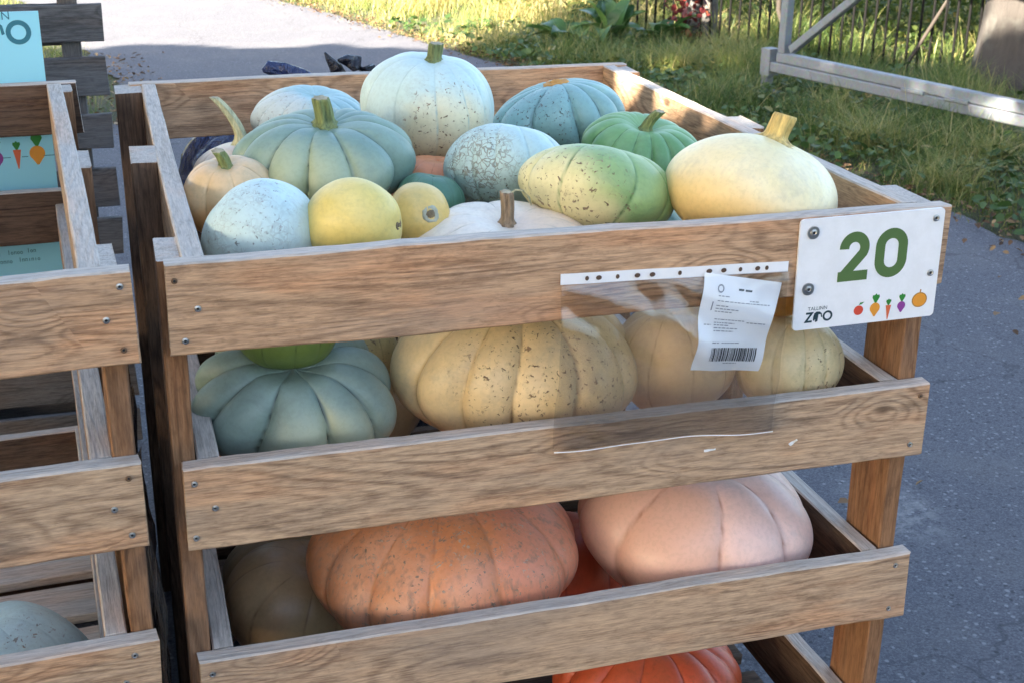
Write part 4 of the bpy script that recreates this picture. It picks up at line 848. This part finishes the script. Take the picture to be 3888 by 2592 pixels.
for n, y0, y1, span, left in ((88000,2.2,8.5,2.6,False),(26000,5.0,13.5,5.5,False),(22000,8.5,14.5,4.0,False),(9000,5.2,13.0,1.6,True)):
    x, y, off = turf(n, y0, y1, span, left)
    clump = sm_noise(x, y, 2.4); keep = RNG.uniform(0, 1, n) < np.clip(0.58+0.8*clump, 0.05, 1)*np.clip((off+0.06)/0.22, 0.10, 1)
    x, y, off, clump = x[keep], y[keep], off[keep], clump[keep]; n = len(x)
    far = fence_side(x, y) > 0
    h = RNG.gamma(5, 0.026, n)*(0.75+0.5*np.clip(clump+0.4, 0, 1.4)); h = np.clip(h, 0.03, 0.36)*np.clip(0.35+off*1.3, 0.35, 1); h = np.where(far, h*1.5, h)
    wd = RNG.uniform(0.0028, 0.0062, n)*np.where(far | (y > 8), 1.5, 1)
    rnd = np.clip(RNG.beta(2.0, 2.6, n)*0.8+0.08+0.30*sm_noise(x, y, 1.6)+np.where(y > 8.3, 0.30, 0)+np.where(far, 0.12, 0), 0, 1); rnd = np.where(RNG.uniform(0, 1, n) < 0.07, RNG.uniform(0.85, 1, n), rnd)  # far blades more straw-coloured: sunlight on them put into the tone
    parts.append(blades(np.stack([x, y, np.full(n, -0.015)], 1), h, wd, RNG.uniform(0.25, 1.15, n), rnd))
# straw tussocks of long arching blades
for cx, cy, n, hh in ((3.75,4.55,420,0.34),(3.95,5.3,260,0.28),(3.72,6.95,520,0.36),(4.12,6.88,360,0.36),(3.66,3.75,300,0.26),(4.15,4.1,260,0.3),(3.3,7.2,260,0.26),(3.62,5.9,240,0.28),(4.3,7.6,300,0.3)):
    a = RNG.uniform(0, 6.28, n); q = RNG.gamma(2, 0.055, n); x = cx+q*np.cos(a); y = cy+q*np.sin(a)
    parts.append(blades(np.stack([x, y, np.full(n, -0.015)], 1), RNG.uniform(0.5, 1.15, n)*hh, RNG.uniform(0.0025, 0.0045, n), RNG.uniform(0.5, 1.5, n), np.clip(RNG.normal(0.72, 0.16, n), 0, 1)))
Vs, Ts, Rs = [], [], []; o_ = 0
for v, t_, r_ in parts: Vs.append(v); Ts.append(t_+o_); Rs.append(r_); o_ += len(v)
gr = obj('grass', big_mesh('grass', np.concatenate(Vs), np.concatenate(Ts), 3, M_GRASS, {'rnd': np.concatenate(Rs)}))
tag(gr, 'rough uncut meadow grass growing along the path and under the fence', 'grass', kind='stuff')

# ------------------------------------------------------------------ leaves on the ground, weeds beyond the fence
def leaf_cards(pos, size, rnd, nrm=None, fold=0.25, aspect=1.9):
    """folded six-sided leaves, one per position"""
    n = len(pos); nr = RNG.normal(0, 1, (n, 3)) if nrm is None else nrm
    nr = nr/np.linalg.norm(nr, axis=1, keepdims=True); t1 = np.cross(nr, RNG.normal(0, 1, (n, 3))); t1 /= np.linalg.norm(t1, axis=1, keepdims=True); t2 = np.cross(nr, t1)
    pat = [(-0.5,0,0),(-0.12,0.5/aspect,fold*.3),(0.25,0.42/aspect,fold*.3),(0.5,0,0.05),(0.25,-0.42/aspect,fold*.3),(-0.12,-0.5/aspect,fold*.3)]
    V = np.stack([pos + size[:, None]*(a*t1+b*t2+c*nr) for a, b, c in pat], 1); i0 = np.arange(n)*6
    Q = np.concatenate([np.stack([i0, i0+1, i0+2, i0+3], 1), np.stack([i0, i0+3, i0+4, i0+5], 1)])
    return V.reshape(-1, 3), Q, np.repeat(rnd, 6)
M_LITTER = leaf_mat('fallen_leaves', [(0,(0.05,0.032,0.02)),(0.4,(0.14,0.075,0.035)),(0.7,(0.30,0.20,0.10)),(1,(0.42,0.33,0.20))], 0.7, 0.15)
n = 1500; y = RNG.uniform(2.3, 12, n); off = RNG.normal(0.02, 0.11, n); x = edge(EDGE_R, y)+off
n2 = 500; y2 = RNG.uniform(5.6, 8.6, n2); x2 = edge(EDGE_L, y2)+RNG.normal(0.0, 0.16, n2)
n3_ = 70; x3 = RNG.uniform(1.15, 3.4, n3_); y3 = RNG.uniform(0.2, 4.0, n3_)
x = np.r_[x, x2, x3]; y = np.r_[y, y2, y3]; n += n2+n3_
nr = RNG.normal(0, 0.35, (n, 3)); nr[:, 2] = 1
v, q, r_ = leaf_cards(np.stack([x, y, RNG.uniform(0.006, 0.03, n)], 1), RNG.uniform(0.015, 0.045, n), RNG.beta(1.3, 2.2, n), nr, 0.5)
tag(obj('leaf_litter', big_mesh('leaf_litter', v, q, 4, M_LITTER, {'rnd': r_})), 'brown fallen leaves strewn along the edge of the asphalt', 'fallen leaves', kind='stuff')
M_WEED0 = leaf_mat('clover_and_weeds', [(0,(0.03,0.065,0.018)),(0.5,(0.06,0.11,0.03)),(0.85,(0.11,0.15,0.045)),(1,(0.30,0.22,0.08))], 0.45, 0.3)
n = 9000; y = RNG.uniform(2.4, 9.5, n); x = edge(EDGE_R, y)+RNG.gamma(1.6, 0.55, n)-0.04; k_ = RNG.uniform(0, 1, n) < np.clip(0.35-0.7*sm_noise(x, y, 2.4), 0.05, 1); x = x[k_]; y = y[k_]; n = len(x)
nr = RNG.normal(0, 0.5, (n, 3)); nr[:, 2] = 1
v, q, r_ = leaf_cards(np.stack([x, y, RNG.uniform(0.015, 0.10, n)], 1), RNG.uniform(0.025, 0.075, n), np.clip(RNG.normal(0.5, 0.25, n), 0, 1), nr, 0.35, 1.5)
tag(obj('weeds', big_mesh('weeds', v, q, 4, M_WEED0, {'rnd': r_})), 'low clover and dandelion leaves scattered through the verge grass', 'weeds', kind='stuff')
M_WEED = leaf_mat('weed_leaves', [(0,(0.025,0.05,0.012)),(0.5,(0.06,0.095,0.02)),(0.8,(0.12,0.14,0.035)),(1,(0.25,0.20,0.07))])
n = 16000; s_ = RNG.uniform(-2.6, 4.6, n); q = RNG.gamma(2.2, 0.75, n)+0.25
x = f0.x+fd.x*s_-fd.y*q; y = f0.y+fd.y*s_+fd.x*q; z = RNG.uniform(0.02, 1, n)**0.8*(0.22+0.45*np.clip(sm_noise(x, y, 1.5)+0.3, 0, 1.3))*np.clip(q/1.2, 0.3, 1.3)
v, q2, r_ = leaf_cards(np.stack([x, y, z], 1), RNG.uniform(0.03, 0.085, n), np.clip(RNG.normal(0.45, 0.22, n), 0, 1))
tag(obj('undergrowth', big_mesh('undergrowth', v, q2, 4, M_WEED, {'rnd': r_})), 'tangle of leafy weeds growing behind the black fence', 'undergrowth', kind='stuff')

# ------------------------------------------------------------------ broad-leaved plants and red creeper
def broad_leaf(L, wd, droop, seed):
    r = np.random.default_rng(seed); nu, nv = 14, 6; V = []; F = []
    for i in range(nu+1):
        u = i/nu; hw_ = wd/2*(math.sin(math.pi*min(1, u*0.98+0.02))**0.75)*(1.15-0.4*u)
        for j in range(nv+1):
            t_ = 2*j/nv-1
            V.append((L*u*(1-0.25*droop*u), hw_*t_, L*(0.55*u-droop*u*u*0.9)+0.10*wd*abs(t_)**1.5+0.035*wd*math.sin(9*u*(1+.2*t_)+r.uniform(0,.6)+3*t_)))
    for i in range(nu):
        for j in range(nv): F.append((i*(nv+1)+j, (i+1)*(nv+1)+j, (i+1)*(nv+1)+j+1, i*(nv+1)+j+1))
    return mesh('leaf', V, F, M_DOCK, smooth=True, attrs={'rnd': np.full(len(V), r.uniform(0, 1))})
M_DOCK = leaf_mat('dock_leaves', [(0,(0.02,0.055,0.015)),(0.5,(0.04,0.10,0.028)),(0.85,(0.08,0.15,0.04)),(1,(0.13,0.19,0.05))], 0.35, 0.3)
def dock(label, loc, n, L, wd, seed, upness=1.0):
    r = np.random.default_rng(seed); e = empty('broad_leaved_plant', loc, label=label, cat='plant', group='broad leaved plants by the fence')
    for k in range(n):
        a = k*2.4+r.uniform(-.4, .4); l_ = L*r.uniform(0.65, 1.1); o = obj('leaf', broad_leaf(l_, wd*r.uniform(0.7, 1.15), r.uniform(0.45, 1.05), seed*50+k), e, (0.03*math.cos(a), 0.03*math.sin(a), r.uniform(0, 0.06)))
        o.rotation_euler = (r.uniform(-.35, .35), -r.uniform(0.25, 0.95)*upness, a)
    return e
dock('clump of drooping broad dark green leaves nearest the path', (3.33,8.25,0), 15, 0.36, 0.19, 3, 0.7)
dock('upright pale green broad leaved plant in the middle of the clumps', (3.72,8.35,0), 12, 0.48, 0.19, 4, 1.1)
dock('bluish broad leaved plant beside the red creeper', (4.05,8.10,0), 14, 0.36, 0.17, 5, 0.8)
M_RED = leaf_mat('red_creeper_leaves', [(0,(0.05,0.012,0.015)),(0.5,(0.085,0.014,0.016)),(0.8,(0.16,0.03,0.025)),(1,(0.24,0.08,0.04))], 0.45, 0.3)
cr = empty('red_creeper', (4.24,8.14,0), label='dark red creeper climbing the timber post', cat='creeper')
obj('stem', limb_mesh([(0.05,0,0),(0,0.02,0.3),(0.05,0.03,0.7),(0,0.05,1.1)], [0.012,0.011,0.009,0.006], M_TWIG, 8, 6), cr)
n = 420; pos = np.stack([RNG.normal(0, 0.085, n), RNG.normal(-0.02, 0.07, n), RNG.uniform(0.05, 1.2, n)], 1)
v, q, r_ = leaf_cards(pos, RNG.uniform(0.035, 0.075, n), np.clip(RNG.normal(0.45, 0.25, n), 0, 1), None, 0.3, 1.5)
fo = obj('foliage', big_mesh('foliage', v, q, 4, M_RED, {'rnd': r_}), cr); fo['kind'] = 'stuff'

# ------------------------------------------------------------------ shade trees standing left of the picture
te = math.tan(SUN_EL); hx, hy = SUN_H.x, SUN_H.y
n = 92000
gx = RNG.uniform(-5.5, 8.6, n); gy = RNG.uniform(-5, 10.8, n)
lim = np.interp(gx, [-5.5,0,2.6,3.1,3.8,5,8.6], [9.6,9.02,8.36,8.9,9.7,10.3,10.8]) + 0.10*np.sin(gx*5)+0.06*np.sin(gx*13)
keep = gy < lim
def hole(cx, cy, ax_, ay_, rot, p):
    global keep
    c, s_ = math.cos(rot), math.sin(rot); dx, dy = gx-cx, gy-cy; u = (dx*c+dy*s_)/ax_; v = (-dx*s_+dy*c)/ay_
    keep &= ~((u*u+v*v < 1) & (RNG.uniform(0, 1, n) < p))
hole(2.86,1.80,0.17,0.40,0.1,1.0)                                       # sunlit corner of the crate
fa = math.atan2(fd.y, fd.x)
hole(5.72,7.52,1.7,0.62,fa,0.995); hole(4.95,8.75,0.6,0.5,fa,0.95)          # sunny strip along the fence
for cx, cy, a_, b_, ro, p_ in ((4.82,4.42,0.24,0.42,0.2,0.985),(4.68,5.08,0.14,0.2,0.2,0.97),(4.56,5.5,0.10,0.16,0.2,0.95),(4.45,5.95,0.09,0.12,0.2,0.93),(6.2,6.40,0.14,0.16,0,0.9),(4.15,6.9,0.28,0.16,0.3,0.93),(3.72,7.0,0.22,0.14,0.3,0.93),(3.62,4.75,0.20,0.16,0,0.93),(3.52,4.2,0.16,0.12,0,0.92),(3.95,3.75,0.15,0.1,0,0.9),(4.1,5.6,0.12,0.1,0,0.9)): hole(cx, cy, a_, b_, ro, p_)
gx, gy = gx[keep], gy[keep]; n = len(gx)
z0 = np.maximum(3.6, (gx+2.6)/(hx/te)); z = z0+RNG.uniform(0, 2.6, n)
px = gx-hx*z/te; py = gy-hy*z/te; pos = np.stack([px, py, z], 1)
M_CANOPY = leaf_mat('canopy_leaves', [(0,(0.03,0.06,0.015)),(0.5,(0.06,0.10,0.025)),(1,(0.16,0.15,0.04))])
trunks = np.array([(-7.0,-2.2),(-8.6,0.9),(-11.0,-4.8),(-12.2,-0.6),(-6.4,-6.2),(-5.6,1.6)])
who = np.argmin(((pos[:, None, :2]-trunks[None])**2).sum(2), 1)
for k, (tx, ty) in enumerate(trunks):
    sel = who == k
    if not sel.any(): continue
    e = empty('shade_tree', (tx, ty, 0), label=('first','second','third','fourth','fifth','sixth')[k]+' leafy shade tree standing outside the picture on the left', cat='tree', group='shade trees left of the picture')
    zz = np.linspace(-0.05, 5.2, 12); obj('trunk', limb_mesh([(0.06*math.sin(zq+k), 0.05*math.cos(zq*1.2), zq) for zq in zz], [0.20-0.02*zq+0.06*math.exp(-3*max(0,zq)) for zq in zz], M_BARK, 14, 20+k), e)
    mine = pos[sel]; ctr = mine.mean(0)
    for j in range(6):
        tip = mine[RNG.integers(len(mine))]-np.array([tx, ty, 0]); st_ = Vector((0, 0, 2.6+0.4*j)); tv = Vector(tip)
        obj('limb', limb_mesh([st_, st_.lerp(tv, 0.4)+Vector((0,0,0.3)), st_.lerp(tv, 0.75)+Vector((0,0,0.2)), tv], [0.09,0.065,0.04,0.015], M_BARK, 8, 40+j), e)
    v, q, r_ = leaf_cards(mine-np.array([tx, ty, 0]), RNG.uniform(0.16, 0.27, len(mine)), np.clip(RNG.normal(0.45, 0.2, len(mine)), 0, 1), None, 0.3, 1.4)
    c_ = obj('crown', big_mesh('crown', v, q, 4, M_CANOPY, {'rnd': r_}), e); c_['kind'] = 'stuff'

# ------------------------------------------------------------------ added unseen hedge behind the photographer, cuts low front skylight
n = 9000; hx_ = RNG.uniform(-7, 9, n); hz_ = RNG.uniform(0.05, 1, n)*(1.9+0.25*np.sin(hx_*1.3)+0.15*np.sin(hx_*3.1)); hy_ = -6.2-0.25*hx_*0.2+RNG.normal(0, 0.45, n)
hd = empty('skylight_blocker_hedge', (1.0,-6.2,0), label='added leafy hedge blocking low skylight behind the photographer, outside the picture', cat='hedge')
v, q, r_ = leaf_cards(np.stack([hx_-1.0, hy_+6.2, hz_], 1), RNG.uniform(0.18, 0.32, n), np.clip(RNG.normal(0.4, 0.2, n), 0, 1), None, 0.3, 1.4)
fo = obj('foliage', big_mesh('foliage', v, q, 4, M_CANOPY, {'rnd': r_}), hd); fo['kind'] = 'stuff'
for k in range(7): obj('stem', limb_mesh([(-7+2.3*k,0,0),(-6.9+2.3*k,0.1,1.5),(-7.1+2.3*k,0,2.0)], [0.06,0.05,0.02], M_BARK, 8, 80+k), hd)
